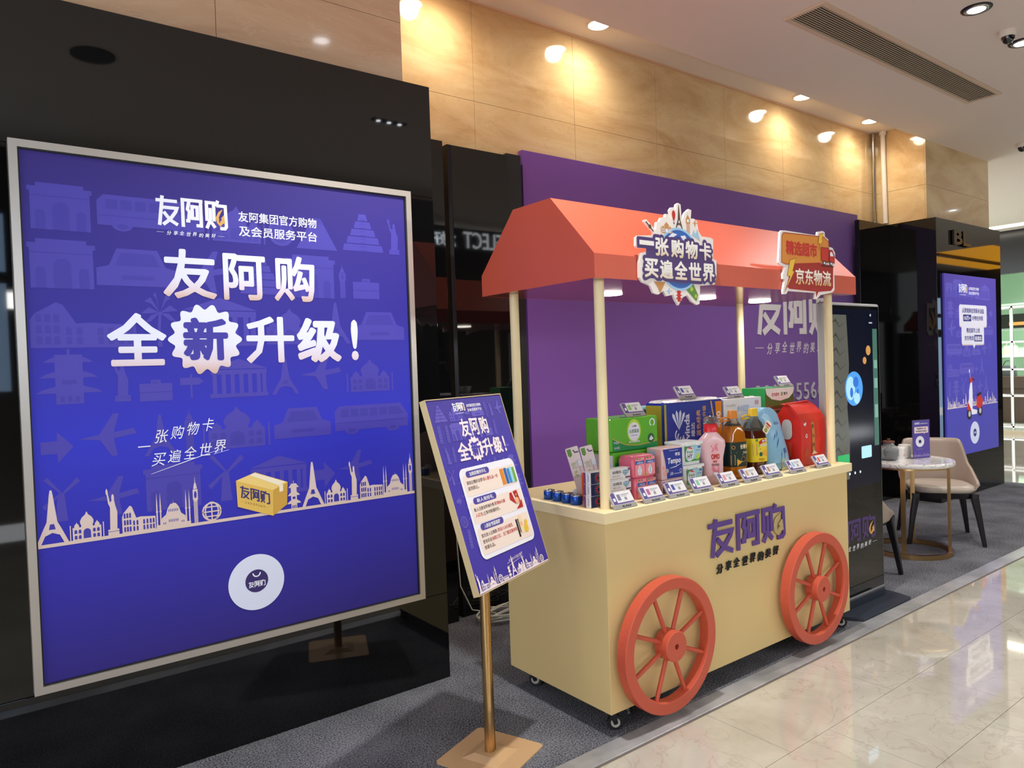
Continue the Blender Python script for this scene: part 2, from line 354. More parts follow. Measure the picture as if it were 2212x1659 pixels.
ICON = {
    'iron_tower': ([[(0, 0), (.14, 0), (.28, .17), (.5, .22), (.72, .17), (.86, 0), (1, 0), (.78, .28), (.66, .42), (.56, .9), (.53, 1), (.47, 1), (.44, .9), (.34, .42), (.22, .28)]], [[(.4, .28), (.6, .28), (.56, .38), (.44, .38)]]),
    'marble_tomb': ([R4(.08, 0, .92, .42), R4(0, 0, .03, .5), R4(.97, 0, 1, .5), R4(.33, .4, .67, .52), dome(.5, .5, .19, .34), dome(.2, .42, .07, .14), dome(.8, .42, .07, .14)], [arch(.39, .61, .06, .36)] + [arch(x, x + .08, y, y + .12) for x in (.13, .25, .67, .79) for y in (.06, .23)]),
    'robed_statue': ([[(.2, 0), (.85, 0), (.85, .14), (.2, .14)], [(.32, .14), (.74, .14), (.78, .5), (.68, .62), (.62, .74), (.52, .76), (.42, .72), (.36, .6)], ell(.54, .79, .08), [(.36, .6), (.26, .68), (.2, .86), (.15, .88), (.14, .95), (.2, 1), (.26, .95), (.27, .88), (.36, .72), (.46, .68)]], [R4(.2, .09, .85, .1)]),
    'amphitheatre': ([[(0, 0), (1, 0), (1, .42), (.55, .46), (.42, .44), (.3, .78), (.24, .82), (.05, .62), (0, .5)]], [arch(x, x + .055, y, y + .15) for x in (.05, .13, .21) for y in (.06, .26, .46)] + [arch(x, x + .055, y, y + .14) for x in (.32, .42, .62, .72, .82, .91) for y in (.06, .23)]),
    'domed_mosque': ([R4(0, 0, 1, .1), [(.14, .1), (.86, .1), (.84, .26), (.72, .34), (.66, .5), (.58, .6), (.5, .62), (.5, .7), (.49, .6), (.42, .6), (.34, .5), (.28, .34), (.16, .26)]] + [[(x - .022, 0), (x + .022, 0), (x + .018, .6), (x, .92), (x - .018, .6)] for x in (.03, .13, .87, .97)] + [R4(x - .03, .42, x + .03, .46) for x in (.03, .13, .87, .97)], [R4(x, y, x + .02, y + .07) for x in (.36, .41, .46, .51, .56, .61) for y in (.14, .4)] + [R4(x, .1, x + .02, .15) for x in (.2, .25, .73, .78)]),
    'clock_tower': ([R4(.3, 0, .7, .5), R4(.24, .5, .76, .72), [(.3, .73), (.7, .73), (.6, .84), (.54, .86), (.5, 1), (.46, .86), (.4, .84)]], [R4(x, .02, x + .025, .47) for x in (.35, .44, .53, .62)] + [ell(.5, .61, .14, .075)]),
    'pagoda': ([R4(.3, 0, .7, .9)] + [[(.02 + k * .06, .2 + k * .28), (.16 + k * .04, .2 + k * .28), (.84 - k * .04, .2 + k * .28), (.98 - k * .06, .2 + k * .28), (.9 - k * .06, .26 + k * .28), (.66 - k * .02, .34 + k * .28), (.34 + k * .02, .34 + k * .28), (.1 + k * .06, .26 + k * .28)] for k in range(3)] + [R4(.48, .9, .52, 1)], [R4(x, .04, x + .06, .14) for x in (.36, .47, .58)] + [R4(.4, .36, .6, .44)]),
    'pyramids': ([[(.25, 0), (1, 0), (.62, .85)], [(0, 0), (.42, 0), (.25, .45)]], [[(.62, .85), (.66, 0), (.68, 0)]]),
    'step_pyramid': ([[(.02 + k * .09, k * .18), (.98 - k * .09, k * .18), (.94 - k * .09, k * .18 + .16), (.06 + k * .09, k * .18 + .16)] for k in range(5)], [R4(.44, y * .09 + .01, .56, y * .09 + .03) for y in range(9)]),
    'palm': ([[(.44, 0), (.56, 0), (.52, .3), (.56, .68), (.49, .68), (.44, .3)]] + [[(.52, .66), (.52 + .46 * math.cos(a) * .6, .66 + .42 * math.sin(a) * .7 + .12), (.52 + .48 * math.cos(a), .66 + .36 * math.sin(a)), (.52 + .46 * math.cos(a) * .6, .66 + .42 * math.sin(a) * .7)] for a in (.1, .9, 1.9, 2.5, 3.2, -.5, 3.75)], []),
    'clock': ([ell(.5, .5, .5, n=28)], [ell(.5, .5, .4, n=28)]),
    'bus': ([[(0, .15), (1, .15), (1, .45), (.9, .72), (.06, .72), (0, .6)], ell(.22, .14, .09), ell(.78, .14, .09)], [R4(x, .46, x + .1, .64) for x in (.08, .21, .34, .47, .6)] + [[(.73, .46), (.94, .46), (.87, .64), (.73, .64)], ell(.22, .14, .05), ell(.78, .14, .05), R4(.02, .32, .96, .34)]),
    'gate_arch': ([R4(0, 0, 1, .8), R4(-.04, .8, 1.04, .9), R4(.1, .9, .9, .98)], [arch(.36, .64, 0, .6), arch(.08, .24, 0, .42), arch(.76, .92, 0, .42), R4(0, .7, 1, .72)]),
    'temple': ([R4(0, 0, 1, .1), R4(.02, .6, .98, .72), [(0, .74), (1, .74), (.5, 1)]] + [R4(x, .1, x + .07, .6) for x in (.05, .2, .35, .5, .65, .8, .9)], []),
    'leaning_tower': ([[(.2, 0), (.7, 0), (.86, .95), (.36, .95)]], [arch(x + y * .17, x + .08 + y * .17, y, y + .1) for y in (.04, .2, .36, .52, .68, .82) for x in (.26, .4, .54)]),
    'suitcase': ([R4(0, 0, 1, .7), R4(.35, .7, .65, .84)], [R4(.4, .7, .6, .78), R4(0, .34, 1, .37)]),
    'photo_camera': ([R4(0, 0, 1, .62), R4(.3, .62, .6, .74)], [ell(.5, .3, .24, n=24)]),
    'arrow': ([[(0, .3), (.5, .3), (.5, 0), (1, .5), (.5, 1), (.5, .7), (0, .7)]], []),
    'car': ([[(0, .1), (1, .1), (1, .42), (.85, .48), (.75, .8), (.25, .8), (.15, .48), (0, .42)]], [[(.22, .48), (.78, .48), (.7, .72), (.3, .72)], R4(.3, .22, .7, .3)]),
    'plane': ([[(0, .45), (.35, .52), (.6, .95), (.7, .95), (.6, .55), (.95, .62), (1, .5), (.6, .42), (.65, .05), (.55, .05), (.36, .4)]], []),
    'mountain': ([[(0, 0), (1, 0), (.6, .8), (.4, .8)]], [[(.4, .8), (.36, .64), (.45, .7), (.5, .62), (.56, .7), (.64, .64), (.6, .8)]]),
    'signpost': ([R4(.45, 0, .52, 1), [(.1, .55), (.75, .55), (.95, .7), (.75, .85), (.1, .85)]], []),
    'windmill': ([[(.35, 0), (.65, 0), (.58, .6), (.42, .6)], [(.5, .6), (.1, .95), (.2, 1), (.52, .64)], [(.5, .6), (.9, .95), (.98, .86), (.54, .58)], [(.5, .6), (.12, .28), (.04, .36), (.46, .62)]], []),
}
def icon(mb, k, u, v, w_, h, fg, bg, w=0):
    P, Hs = ICON[k]
    mb.m(fg)
    for q in P: mb.poly([(u + a * w_, v + b * h) for a, b in q], w)
    mb.m(bg)
    for q in Hs: mb.poly([(u + a * w_, v + b * h) for a, b in q], w + .0003)
    if k == 'clock':
        mb.m(fg); mb.stroke([(u + w_ * .5, v + h * .82), (u + w_ * .5, v + h * .5), (u + w_ * .72, v + h * .5)], w_ * .06, w + .0006)
def globe(mb, u, v, r, t, fg, w=0):
    mb.m(fg); mb.ring(u, v, r - t, r, w)
    for k in (-.5, 0, .5):
        c = math.sqrt(1 - k * k) * r; mb.stroke([(u - c, v + k * r), (u + c, v + k * r)], t * .8, w)
    for k in (-.45, 0, .45): mb.stroke([(u + k * r * 1.5 * math.cos(a), v + r * math.sin(a)) for a in [(-.5 + i / 10) * PI for i in range(11)]], t * .8, w)
SKYSEQ = [('iron_tower', .100, .19), ('marble_tomb', .106, .115), ('robed_statue', .055, .175), ('amphitheatre', .112, .125), ('domed_mosque', .122, .15), ('clock_tower', .035, .185), ('globe', .078, .08), ('bus', .09, .055), ('pagoda', .062, .12)]
def skyline(mb, u0, u1, v, sc_, fg, bg, w=0, start=0, base=True):
    u = u0; i = start
    while u < u1 - .01 * sc_:
        k, wd, ht = SKYSEQ[i % len(SKYSEQ)]; wd *= sc_; ht *= sc_
        if u + wd > u1: break
        if k == 'globe': globe(mb, u + wd / 2, v + wd / 2, wd * .47, .006 * sc_, fg, w)
        else: icon(mb, k, u, v, wd, ht, fg, bg, w)
        u += wd + .002 * sc_; i += 1
    if base: mb.m(fg); mb.rect(u0, v - .008 * sc_, u1, v + .004 * sc_, w)
PAT = ['bus', 'palm', 'pyramids', 'iron_tower', 'temple', 'clock', 'amphitheatre', 'photo_camera', 'gate_arch', 'suitcase', 'pagoda', 'leaning_tower', 'arrow', 'car', 'step_pyramid', 'signpost', 'marble_tomb', 'windmill', 'plane', 'mountain', 'robed_statue', 'clock_tower']
ASP = {'iron_tower': .75, 'leaning_tower': .55, 'robed_statue': .5, 'clock_tower': .4, 'palm': .7, 'bus': 1.9, 'car': 1.4, 'clock': 1, 'temple': 1.5, 'marble_tomb': 1.4, 'amphitheatre': 1.7, 'pyramids': 1.9, 'arrow': .9, 'photo_camera': 1.3, 'suitcase': 1.2, 'windmill': .8}
def pattern(mb, u0, v0, u1, v1, cell, fg, bg, w=0, seed=3):
    rr = random.Random(seed); v = v0; row = 0
    while v < v1 - cell * .4:
        u = u0 + rr.uniform(0, .02)
        while u < u1 - .3 * cell:
            k = rr.choice(PAT); h = cell * rr.uniform(.74, .95); a = ASP.get(k, 1.1)
            if k in ('clock', 'arrow', 'photo_camera', 'suitcase', 'signpost'): h *= .6
            wd = h * a
            if u + wd > u1: break
            icon(mb, k, u, v + rr.uniform(.0, .05) * cell, wd, min(h, v1 - v - .06 * cell), fg, bg, w)
            u += wd + cell * rr.uniform(.04, .12)
        v += cell; row += 1

def backlit(o, k):
    """give a printed light-box panel its own glow"""
    for sl in o.material_slots:
        m = sl.material.copy(); b = m.node_tree.nodes['Principled BSDF']; i = b.inputs['Base Color']
        if i.is_linked: m.node_tree.links.new(i.links[0].from_socket, b.inputs['Emission Color'])
        else: b.inputs['Emission Color'].default_value = i.default_value
        b.inputs['Emission Strength'].default_value = k; o.data.materials[sl.slot_index] = m
S1_OUT = [[0.193,2.012],[0.206,2.021],[0.297,2.029],[0.301,2.042],[0.293,2.049],[0.246,2.082],[0.246,2.089],[0.259,2.092],[0.314,2.052],[0.322,2.087],[0.338,2.091],[0.349,2.107],[0.376,2.114],[0.379,2.126],[0.396,2.127],[0.415,2.105],[0.405,2.144],[0.417,2.157],[0.438,2.161],[0.445,2.148],[0.448,2.173],[0.462,2.181],[0.478,2.176],[0.483,2.107],[0.505,2.143],[0.531,2.162],[0.549,2.159],[0.543,2.122],[0.564,2.124],[0.585,2.114],[0.594,2.071],[0.615,2.05],[0.677,2.05],[0.695,2.043],[0.691,1.956],[0.714,1.95],[0.713,1.884],[0.697,1.841],[0.594,1.832],[0.587,1.752],[0.569,1.747],[0.534,1.762],[0.507,1.788],[0.476,1.778],[0.446,1.742],[0.424,1.767],[0.415,1.787],[0.371,1.779],[0.352,1.801],[0.319,1.784],[0.29,1.79],[0.272,1.819],[0.225,1.832],[0.207,1.851],[0.207,1.91],[0.218,1.95],[0.269,1.964],[0.292,1.976],[0.203,1.97],[0.191,1.978]]
S1_T1 = [[0.208,2.009],[0.682,1.957],[0.303,2.025],[0.385,1.954]]
S1_T2 = [[0.231,1.929],[0.699,1.848],[0.411,1.936],[0.51,1.856]]
S1_G = [[0.459,1.941],[0.464,2.071],[0.453,1.809],[0.368,1.938],[0.553,1.949]]
S1_tower = [[0.464,2.17],[0.459,2.127],[0.44,2.069],[0.488,2.074],[0.468,2.128]]
S1_balloon = [[0.43,2.136],[0.43,2.102]]
S1_ben = [[0.531,2.143],[0.515,2.123],[0.499,2.068],[0.533,2.057],[0.547,2.131]]
S1_taj = [[0.351,2.081],[0.375,2.101],[0.391,2.096],[0.414,2.078],[0.42,2.07],[0.369,2.039]]
S1_pearl = [[0.255,2.083],[0.295,2.048],[0.283,2.062]]
S1_plane = [[0.553,2.113],[0.581,2.093]]
S1_opera = [[0.547,2.049],[0.584,2.08],[0.603,2.031]]
S1_pav = [[0.422,1.803],[0.477,1.805],[0.447,1.755]]
S1_park = [[0.501,1.81],[0.545,1.839],[0.581,1.772],[0.569,1.753]]
S1_arch = [[0.289,1.839],[0.36,1.832],[0.326,1.795]]
S1_jet = [[0.362,1.81],[0.408,1.785]]
S2_OUT = [[1.222,2.12],[1.236,2.131],[1.263,2.133],[1.559,2.132],[1.565,2.152],[1.611,2.16],[1.631,2.155],[1.632,2.133],[1.666,2.119],[1.671,2.081],[1.706,2.078],[1.731,2.052],[1.728,1.99],[1.717,1.973],[1.717,1.856],[1.695,1.841],[1.576,1.823],[1.539,1.8],[1.52,1.802],[1.531,1.833],[1.277,1.834],[1.263,1.818],[1.236,1.817],[1.234,1.833],[1.253,1.89],[1.236,1.892],[1.236,1.915],[1.255,1.952],[1.219,1.958],[1.202,1.97]]
S2_OR = [[1.235,2.106],[1.249,2.121],[1.62,2.129],[1.665,2.108],[1.667,2.075],[1.66,1.997],[1.265,1.966],[1.225,1.974]]
S2_RED = [[1.322,1.998],[1.707,1.983],[1.701,1.866],[1.68,1.849],[1.556,1.839],[1.535,1.811],[1.531,1.839],[1.287,1.845],[1.269,1.855]]
S2_B1 = [[1.298,1.989],[1.35,2.0],[1.319,1.935],[1.336,1.935],[1.245,1.828],[1.295,1.908],[1.272,1.908]]
S2_B2 = [[1.575,2.139],[1.616,2.148],[1.599,2.114],[1.609,2.113],[1.566,2.057],[1.583,2.091],[1.562,2.089]]
S2_CARGO = [[1.589,2.072],[1.664,2.073],[1.66,2.0],[1.586,2.003]]
S2_CAB = [[1.668,2.064],[1.698,2.064],[1.719,2.034],[1.718,1.996],[1.666,1.999]]
S2_WIN = [[1.676,2.053],[1.694,2.054],[1.709,2.033],[1.675,2.031]]
S2_WH = [[1.614,1.992],[1.681,1.992]]
S2_T1 = [[1.266,2.085],[1.546,2.017]]
S2_T2 = [[1.348,1.95],[1.686,1.874]]
# ================================================================ the setting
def struct(mb, name): return mb.build(name, kind='structure')
b = MB()
b.m(GROUT).box((-6.5, -4.2, -.06), (19.5, 6, -.003))
b.m(MARB)
k = 0; y1 = -.12
rows = [(-.012, -.12)]
while y1 > -4.1: rows.append((y1, y1 - .395)); y1 -= .395
def tile_row(ya, yb, off, x0, x1):
    x = off - .807 * math.ceil((off - x0) / .807)
    while x < x1: b.box((max(x, x0) + .001, ya - .001, -.03), (min(x + .807, x1) - .001, yb + .001, 0)); x += .807
for i, (ya, yb) in enumerate(rows[1:]): tile_row(ya, yb, .44 if i % 2 == 0 else .705, -6.4, 19.4)
yy = -.12
for i in range(15): tile_row(yy + .395, yy, .705 if i % 2 == 0 else .44, 7.478, 19.4); yy += .395
struct(b, 'floor')
b = MB(); b.m(CARPET).box((-6.4, -.013, -.02), (-.17, .938, 0)).box((-.17, -.013, -.02), (5.729, 1.55, 0)).box((5.729, -.013, -.02), (7.476, 1.119, 0)).box((-.165, 1.55, -.02), (5.6, 1.715, 0)).box((7.35, 1.119, -.02), (7.476, 1.715, 0))
b.build('carpet', label='grey fitted carpet strip under the cart, bounded by a metal edge', cat='carpet')
b = MB(); b.m(TRIMM)
for x0, x1 in ((-6.4, 1.9), (1.903, 5.2), (5.203, 7.6)): b.box((x0, -.108, -.01), (x1, -.014, .003), .0015)
struct(b, 'trim_1')
def slabs(b, face, x0, x1, z0, z1, xj, zj, th=.02, fy=0):
    xs = [x0] + sorted(x for x in xj if x0 < x < x1) + [x1]; zs = [z0] + [z for z in zj if z0 < z < z1] + [z1]
    for i in range(len(xs) - 1):
        for j in range(len(zs) - 1):
            if face == 'y': b.box((xs[i] + .0012, fy, zs[j] + .0012), (xs[i + 1] - .0012, fy + th, zs[j + 1] - .0012))
            else: b.box((fy, xs[i] + .0012, zs[j] + .0012), (fy + th, xs[i + 1] - .0012, zs[j + 1] - .0012))
ZJ = [.637, 1.487, 2.337, 3.187]
b = MB(); b.m(GROUT).box((-.3, 1.724, 0), (5.75, 1.95, 3.9)); b.m(TRAV)
slabs(b, 'y', -.25, 5.74, 0, 3.815, [-.22, .633, 1.486, 2.339, 3.192, 4.045, 4.898], ZJ, .02, 1.717); struct(b, 'wall_back')
b = MB(); b.m(GROUT).box((-6.4, 1.056, 0), (-.256, 1.7, 3.75)); b.m(TRAVL)
slabs(b, 'y', -6.4, -.25, 0, CEIL + .12, [-1.12 - 1.3 * i for i in range(5)], ZJ, .012, 1.05)
slabs(b, 'x', 1.062, 1.717, 0, CEIL + .15, [], ZJ, .01, -.26); struct(b, 'wall_left')
b = MB(); b.m(GROUT).box((5.735, 1.21, 2.847), (7.27, 1.716, CEIL - .001)); b.m(TRAV)
slabs(b, 'y', 5.7255, 7.28, 2.846, CEIL + .02, [], ZJ, .012, 1.2006); slabs(b, 'x', 1.2126, 2.4, 2.846, COVE + .01, [], ZJ, .011, 5.7255)
slabs(b, 'x', 1.2126, 2.6, 2.846, CEIL + .02, [], ZJ, .011, 7.269); struct(b, 'wall_right')
b = MB(); b.m(CEILM).box((-6.4, -4.2, CEIL), (19.4, 1.2006, CEIL + .35)).box((7.28, 1.2006, CEIL), (13.0, 6, CEIL + .35)).m(WHITE).box((-.25, 1.2006, COVE), (5.7255, 1.72, COVE + .2)); struct(b, 'ceiling')  # cove ceiling gets the lighter white to stand in for bounced light
b = MB(); b.m(mat('coral_bead', 'dcb898', .5)).box((-.25, 1.70, COVE - .012), (5.72, 1.717, COVE)); struct(b, 'trim_2')
# ---- black glass cladding
def cladding(boxes, label, loc=(0, 0, 0)):
    b = MB(); b.m(BLACKG)
    for q in boxes: b.box(q[:3], q[3:], .0012)
    return b.build('glass_cladding', label=label, cat='wall panel', loc=loc)
cladding([(-6.3, .939, 0, -.171, 1.049, .4125), (-6.3, .939, .4145, -.171, 1.049, 2.328), (-6.3, .939, 2.33, -.171, 1.049, 2.8586)], 'glossy black glass wall cladding behind the large framed poster, topped by pinkish stone')
cladding([(-.24, 1.563, 0, .288, 1.6, 2.842)], 'narrow glossy black glass panel just right of the large framed poster, behind the standing sign')
b = MB(); b.m(BLACKG).box((.372, 1.602, 0), (.80, 1.66, 2.843), .0015); b.m(mat('dark_anodised', '26262c', .3, .6)).box((.342, 1.60, 0), (.370, 1.66, 2.843), .0015); b.m(BLACK).box((.815, 1.64, 0), (.93, 1.7, 2.87))
b.build('door_leaf', label='tall black glass leaf with dark metal edge between the poster wall and the purple backdrop', cat='panel')
cladding([(5.12, 1.575, 0, 5.728, 1.62, 2.845)], 'black glass panel filling the recess right of the purple backdrop')
pc = cladding([(5.73, 1.12, 0, 7.349, 1.716, 2.8453)], 'glossy black clad pillar base carrying the blue scooter poster')
# raised metal letters on the pillar
b = MB(); b.F(frame((0, 1.12, 0))).m(mat('dark_chrome', '55504a', .2, 1)).text('BL', 6.08, 2.60, .40, .15, .008, .03, depth=.02)
b.build('pillar_lettering', label='two dark chrome letters fixed high on the black pillar', cat='sign')
# conduits
b = MB(); b.m(STEEL).cyl((5.655, 1.683, 2.846), (5.655, 1.683, 3.80), .018); b.box((5.635, 1.665, 2.9), (5.675, 1.7, 3.0), .004)
b.build('metal_conduit', label='thin steel conduit running down the stone corner beside the white pipe', cat='pipe')
b = MB(); b.m(WHITE).tube([(5.69, 1.60, 3.79), (5.692, 1.60, 3.72), (5.69, 1.59, 2.86)], .024, 12); b.cyl((5.69, 1.60, 3.775), (5.69, 1.60, 3.81), .034)
b.build('white_pipe', label='white plastic pipe standing at the stone pillar corner', cat='pipe')
# ---- opposite side of the aisle
b = MB(); b.m(mat('charcoal_wall', '1b1a1c', .35)).box((-6.4, -4.2, 2.35), (19.4, -3.95, CEIL))
for x in (-6.3, -2.9, -1.45, .2, 2.6, 5.2, 8.0, 11, 14, 16.8): b.box((x, -4.2, 0), (x + .22, -3.95, 2.35))
struct(b, 'wall_front')
b = MB(); b.m(mat('shop_beige', '544a3e', .8)).box((-6.4, -5.6, 0), (19.4, -5.5, 2.5)); b.m(mat('dark_shelf', '2a2622', .5)).box((-6.4, -5.6, 2.4), (19.4, -3.9, 2.5))
for x in (.6, 1.9, 3.1, 4.4, 6.5, 8.6): b.box((x, -5.5, 0), (x + .08, -5.1, 2.4))
for z in (.5, 1.2, 1.8): b.box((.6, -5.5, z), (4.4, -5.1, z + .03))
b.m(mat('charcoal_wall', '1b1a1c', .35)).box((19.4, -4.2, 0), (19.5, 6, CEIL)); struct(b, 'wall_opposite')
t = thing('garment_rail', 'clothes rail in the shop across the aisle, mirrored in the black glass', 'clothes rail', (3.3, -4.9, 0))
q = MB(); q.m(STEEL).tube([(-1.0, 0, .002), (-1.0, 0, 1.62), (1.0, 0, 1.62), (1.0, 0, .002)], .014, 8); q.build('frame', t)
def jacket(x, c, lb):
    t = thing('hanging_jacket', lb, 'jacket', (x, -4.9, 0), 0, 'jackets on the mirrored clothes rail')
    q = MB(); q.m(mat('cloth_' + c, c, .9)).loft([(0, 0, .86, .19, .05, 3), (0, 0, 1.2, .17, .055, 3), (0, 0, 1.42, .2, .05, 3), (0, 0, 1.48, .17, .04, 2.5), (0, 0, 1.53, .05, .03, 2)], 28)
    for sx_ in (-1, 1): q.loft([(sx_ * .235, 0, .92, .035, .035, 2), (sx_ * .215, 0, 1.2, .045, .04, 2), (sx_ * .18, 0, 1.47, .05, .04, 2)], 14)
    q.build('garment', t)
    q = MB(); q.m(STEEL).tube([(0, 0, 1.53), (0, 0, 1.60), (.015, 0, 1.645), (-.012, 0, 1.655)], .004, 6); q.build('hanger', t)
for x, c, lb in ((2.42, '23242a', 'left end'), (3.0, '3a3530', 'second from left'), (3.58, '5a5046', 'second from right'), (4.16, '1e2026', 'right end')): jacket(x, c, 'jacket on the mirrored clothes rail across the aisle, ' + lb)
b = MB(); b.m(mat('daylight', 'a9cdf5', .5, emit=2.2)).box((-2.66, -3.96, 1.44), (-1.66, -3.93, 3.02)); struct(b, 'window_1')
b = MB(); b.m(MATS['daylight']).box((17.75, -3.94, .1), (18.3, -3.92, 2.9)); b.m(BLACK).box((17.7, -3.94, 1.9), (18.35, -3.9, 2.1)); struct(b, 'window_2')
b = MB(); b.m(mat('amber_cove', 'ffb028', .5, emit=1.6)).box((14.6, -3.3, CEIL - .01), (20, -1.5, CEIL + .001)); b.m(BLACK).box((14.6, -2.6, CEIL - .06), (19.4, -2.5, CEIL - .01)); struct(b, 'trim_3')
SIGNW = mat('sign_white', 'f4fbff', .5, emit=3.0)
t = thing('shop_sign', 'white lit letters over the shop across the aisle, mirrored in the black glass', 'sign', (4, -3.948, 3.3))
b = MB(); b.F(frame((-4, 0, -3.3), '+y')).m(SIGNW).text('SELECT', -4.98, 3.33, .85, .25, .02, .0, depth=.02); b.build('latin_lettering', t)
b = MB(); b.F(frame((-4, 0, -3.3), '+y')).m(SIGNW).text('友好', -3.98, 3.33, .42, .2, .02, .01, depth=.02); b.build('character_lettering', t)
for (x, y), nm in zip(AISLE, range(99)):
    t = thing('downlight', ['', 'recessed black ringed downlight, left of the dome camera in the ceiling', 'recessed downlight at the right picture edge beyond the dome camera'][nm] if nm in (1, 2) else 'recessed ceiling downlight over the aisle, seen only as glints in the glass and floor', 'ceiling light', (x, y, CEIL), 0, 'aisle downlights')
    q = MB(); q.m(BLACK).loft([(0, 0, -.006, .062, .062, 2), (0, 0, -.006, .084, .084, 2), (0, 0, 0, .087, .087, 2)], 32, False); q.build('bezel', t)
    q = MB(); q.m(STEEL).loft([(0, 0, .004, .048, .048, 2), (0, 0, -.010, .052, .052, 2), (0, 0, -.008, .068, .068, 2), (0, 0, 0, .069, .069, 2)], 32, False); q.build('reflector', t)
    q = MB(); q.m(mat('lamp_cool', 'f3f7ff', .5, emit=14)).disc(0, 0, .05, -.011, 32, fr=frame((0, 0, -.022), '+z')); q.v = [(v[0], v[1], -.009) for v in q.v]; q.f = [f[::-1] for f in q.f]; q.build('lens', t)
for i, x in enumerate(WASH[1:]):
    ords = ['out of view at far left', 'leftmost of those in view', 'second from the right in view', 'rightmost in view, next to the stone pillar']
    t = thing('cove_downlight', 'round warm washer light above the stone wall, ' + ords[i], 'ceiling light', (x, 1.492, COVE), 0, 'cove washers')
    q = MB(); q.m(WHITE).loft([(0, 0, -.012, .072, .072, 2), (0, 0, -.010, .085, .085, 2), (0, 0, 0, .088, .088, 2)], 32, False); q.build('bezel', t)
    q = MB(); q.m(mat('lamp_warm', 'fff3dc', .5, emit=22)).disc(0, 0, .072, 0, 32); q.v = [(v[0], v[1], -.0121) for v in q.v]; q.f = [f[::-1] for f in q.f]; q.build('lens', t)
# triple spot, speaker seen mirrored in the black glass
t = thing('triple_spotlight', 'slim black ceiling fixture with three small lamps, mirrored in the black glass', 'ceiling light', (.974, -1.6, CEIL))
q = MB(); q.m(BLACK).box((-.16, -.03, -.012), (.16, .03, 0), .003); q.build('housing', t)
for i in (-1, 0, 1):
    q = MB(); q.m(MATS['lamp_cool']).cyl((i * .1, 0, -.016), (i * .1, 0, -.012), .018); q.build('lamp', t)
b = MB(); b.m(mat('grey_grille', '4a4644', .7)).cyl((0, 0, -.01), (0, 0, 0), .13, n=32); b.build('ceiling_speaker', label='round grey ceiling speaker, mirrored in the black glass above the framed poster', cat='speaker', loc=(-1.248, -1.46, CEIL))
# vent
t = thing('ceiling_vent', 'long slatted air grille in the ceiling', 'air vent', (3.56, .388, CEIL))
q = MB(); q.m(mat('vent_frame', 'd8c0a6', .6))
for A in (((-1.37, -.135, -.012), (1.37, -.105, 0)), ((-1.37, .105, -.012), (1.37, .135, 0)), ((-1.37, -.105, -.012), (-1.34, .105, 0)), ((1.34, -.105, -.012), (1.37, .105, 0))): q.box(*A, .002)
q.build('frame', t)
q = MB(); q.m(mat('duct_dark', '2a221c', .9)).box((-1.34, -.105, -.0015), (1.34, .105, 0)); q.build('backing', t)
q = MB(); q.m(mat('vent_slat', 'd2bea4', .6))
for i in range(12): y = -.094 + i * .0171; q.box((-1.34, y - .0022, -.008), (1.34, y + .0022, -.0045))
q.build('slats', t)
for nm, (x, y, r, lb) in enumerate(((3.636, -.22, .05, 'white dome security camera with dark bubble on the ceiling beside the downlight'), (6.80, .715, .05, 'small white dome camera on the ceiling at the right picture edge'))):
    t = thing('dome_camera', lb, 'security camera', (x, y, CEIL))
    q = MB(); q.m(WHITE).lathe([(r * 1.05, 0), (r * 1.05, -.02), (r * .98, -.035), (r * .8, -.04)]); q.build('housing', t)
    q = MB(); q.m(mat('dark_bubble', '1c1a1a', .08, spec=.8)).lathe([(r * .8, -.038), (r * .76, -.055), (r * .55, -.075), (r * .2, -.085)]); q.build('dome', t)
# ---- store at the far right
b = MB(); MINT = mat('mint_wall', 'cfe8d2', .7)
b.m(MINT).box((17, .5, 0), (17.1, 6, 3.6)).box((13, 5.9, 0), (17, 6, 3.6)).box((13, .5, 0), (17, .6, 3.6)).box((12.95, 4.2, 0), (13.05, 6, 2.87)).box((12.95, .5, 0), (13.05, 1.3, 2.87)); struct(b, 'wall_store')
b = MB(); b.m(mat('black_fascia', '101012', .2)).box((12.9, .5, 2.867), (13.05, 6, CEIL)); b.m(mat('store_sill', 'c9b89a', .3)).box((12.95, .5, 0), (13.05, 6, .06)); struct(b, 'trim_4')
b = MB(); b.m(mat('store_ceiling', 'e8efe8', .8)).box((13.05, .5, 3.45), (17, 6, 3.55)); b.m(mat('store_floor', 'b9bcb0', .3)).box((13.05, .6, .0), (17, 5.9, .06)); struct(b, 'floor')
b = MB(); b.m(mat('strip_glow', 'fff6e2', .5, emit=5)).box((12.2, 2.3, CEIL - .006), (12.5, 4.6, CEIL - .001)); b.build('strip_light', label='white strip light in the ceiling before the bright store', cat='ceiling light')
b = MB(); b.m(STEEL)
for x in (13.15, 13.55):
    for y in ((2.50, 2.93) if x < 13.3 else (2.62, 3.08)): b.box((x, y, .061), (x + .03, y + .03, 2.3))
for z in (.1, .66, 1.14, 1.64, 2.27):
    b.box((13.15, 2.45, z), (13.18, 3.33, z + .03)); b.box((13.55, 2.45, z), (13.58, 3.33, z + .03)); b.add([(13.15, 2.93, z), (13.18, 2.93, z), (13.58, 3.08, z), (13.55, 3.08, z), (13.15, 2.93, z + .03), (13.18, 2.93, z + .03), (13.58, 3.08, z + .03), (13.55, 3.08, z + .03)], [(0, 1, 2, 3), (7, 6, 5, 4), (0, 4, 5, 1), (2, 6, 7, 3)])
b.build('display_rack', label='tall steel display rack in the bright store entrance', cat='rack')
b = MB(); b.m(mat('walnut', '5a3d2a', .4)).box((14.6, 1.4, .75), (15.3, 4.6, .98), .005); b.m(MATS['walnut']).box((14.7, 1.6, .06), (15.2, 4.4, .75)); b.build('store_counter', label='long brown wooden counter inside the bright store', cat='counter')
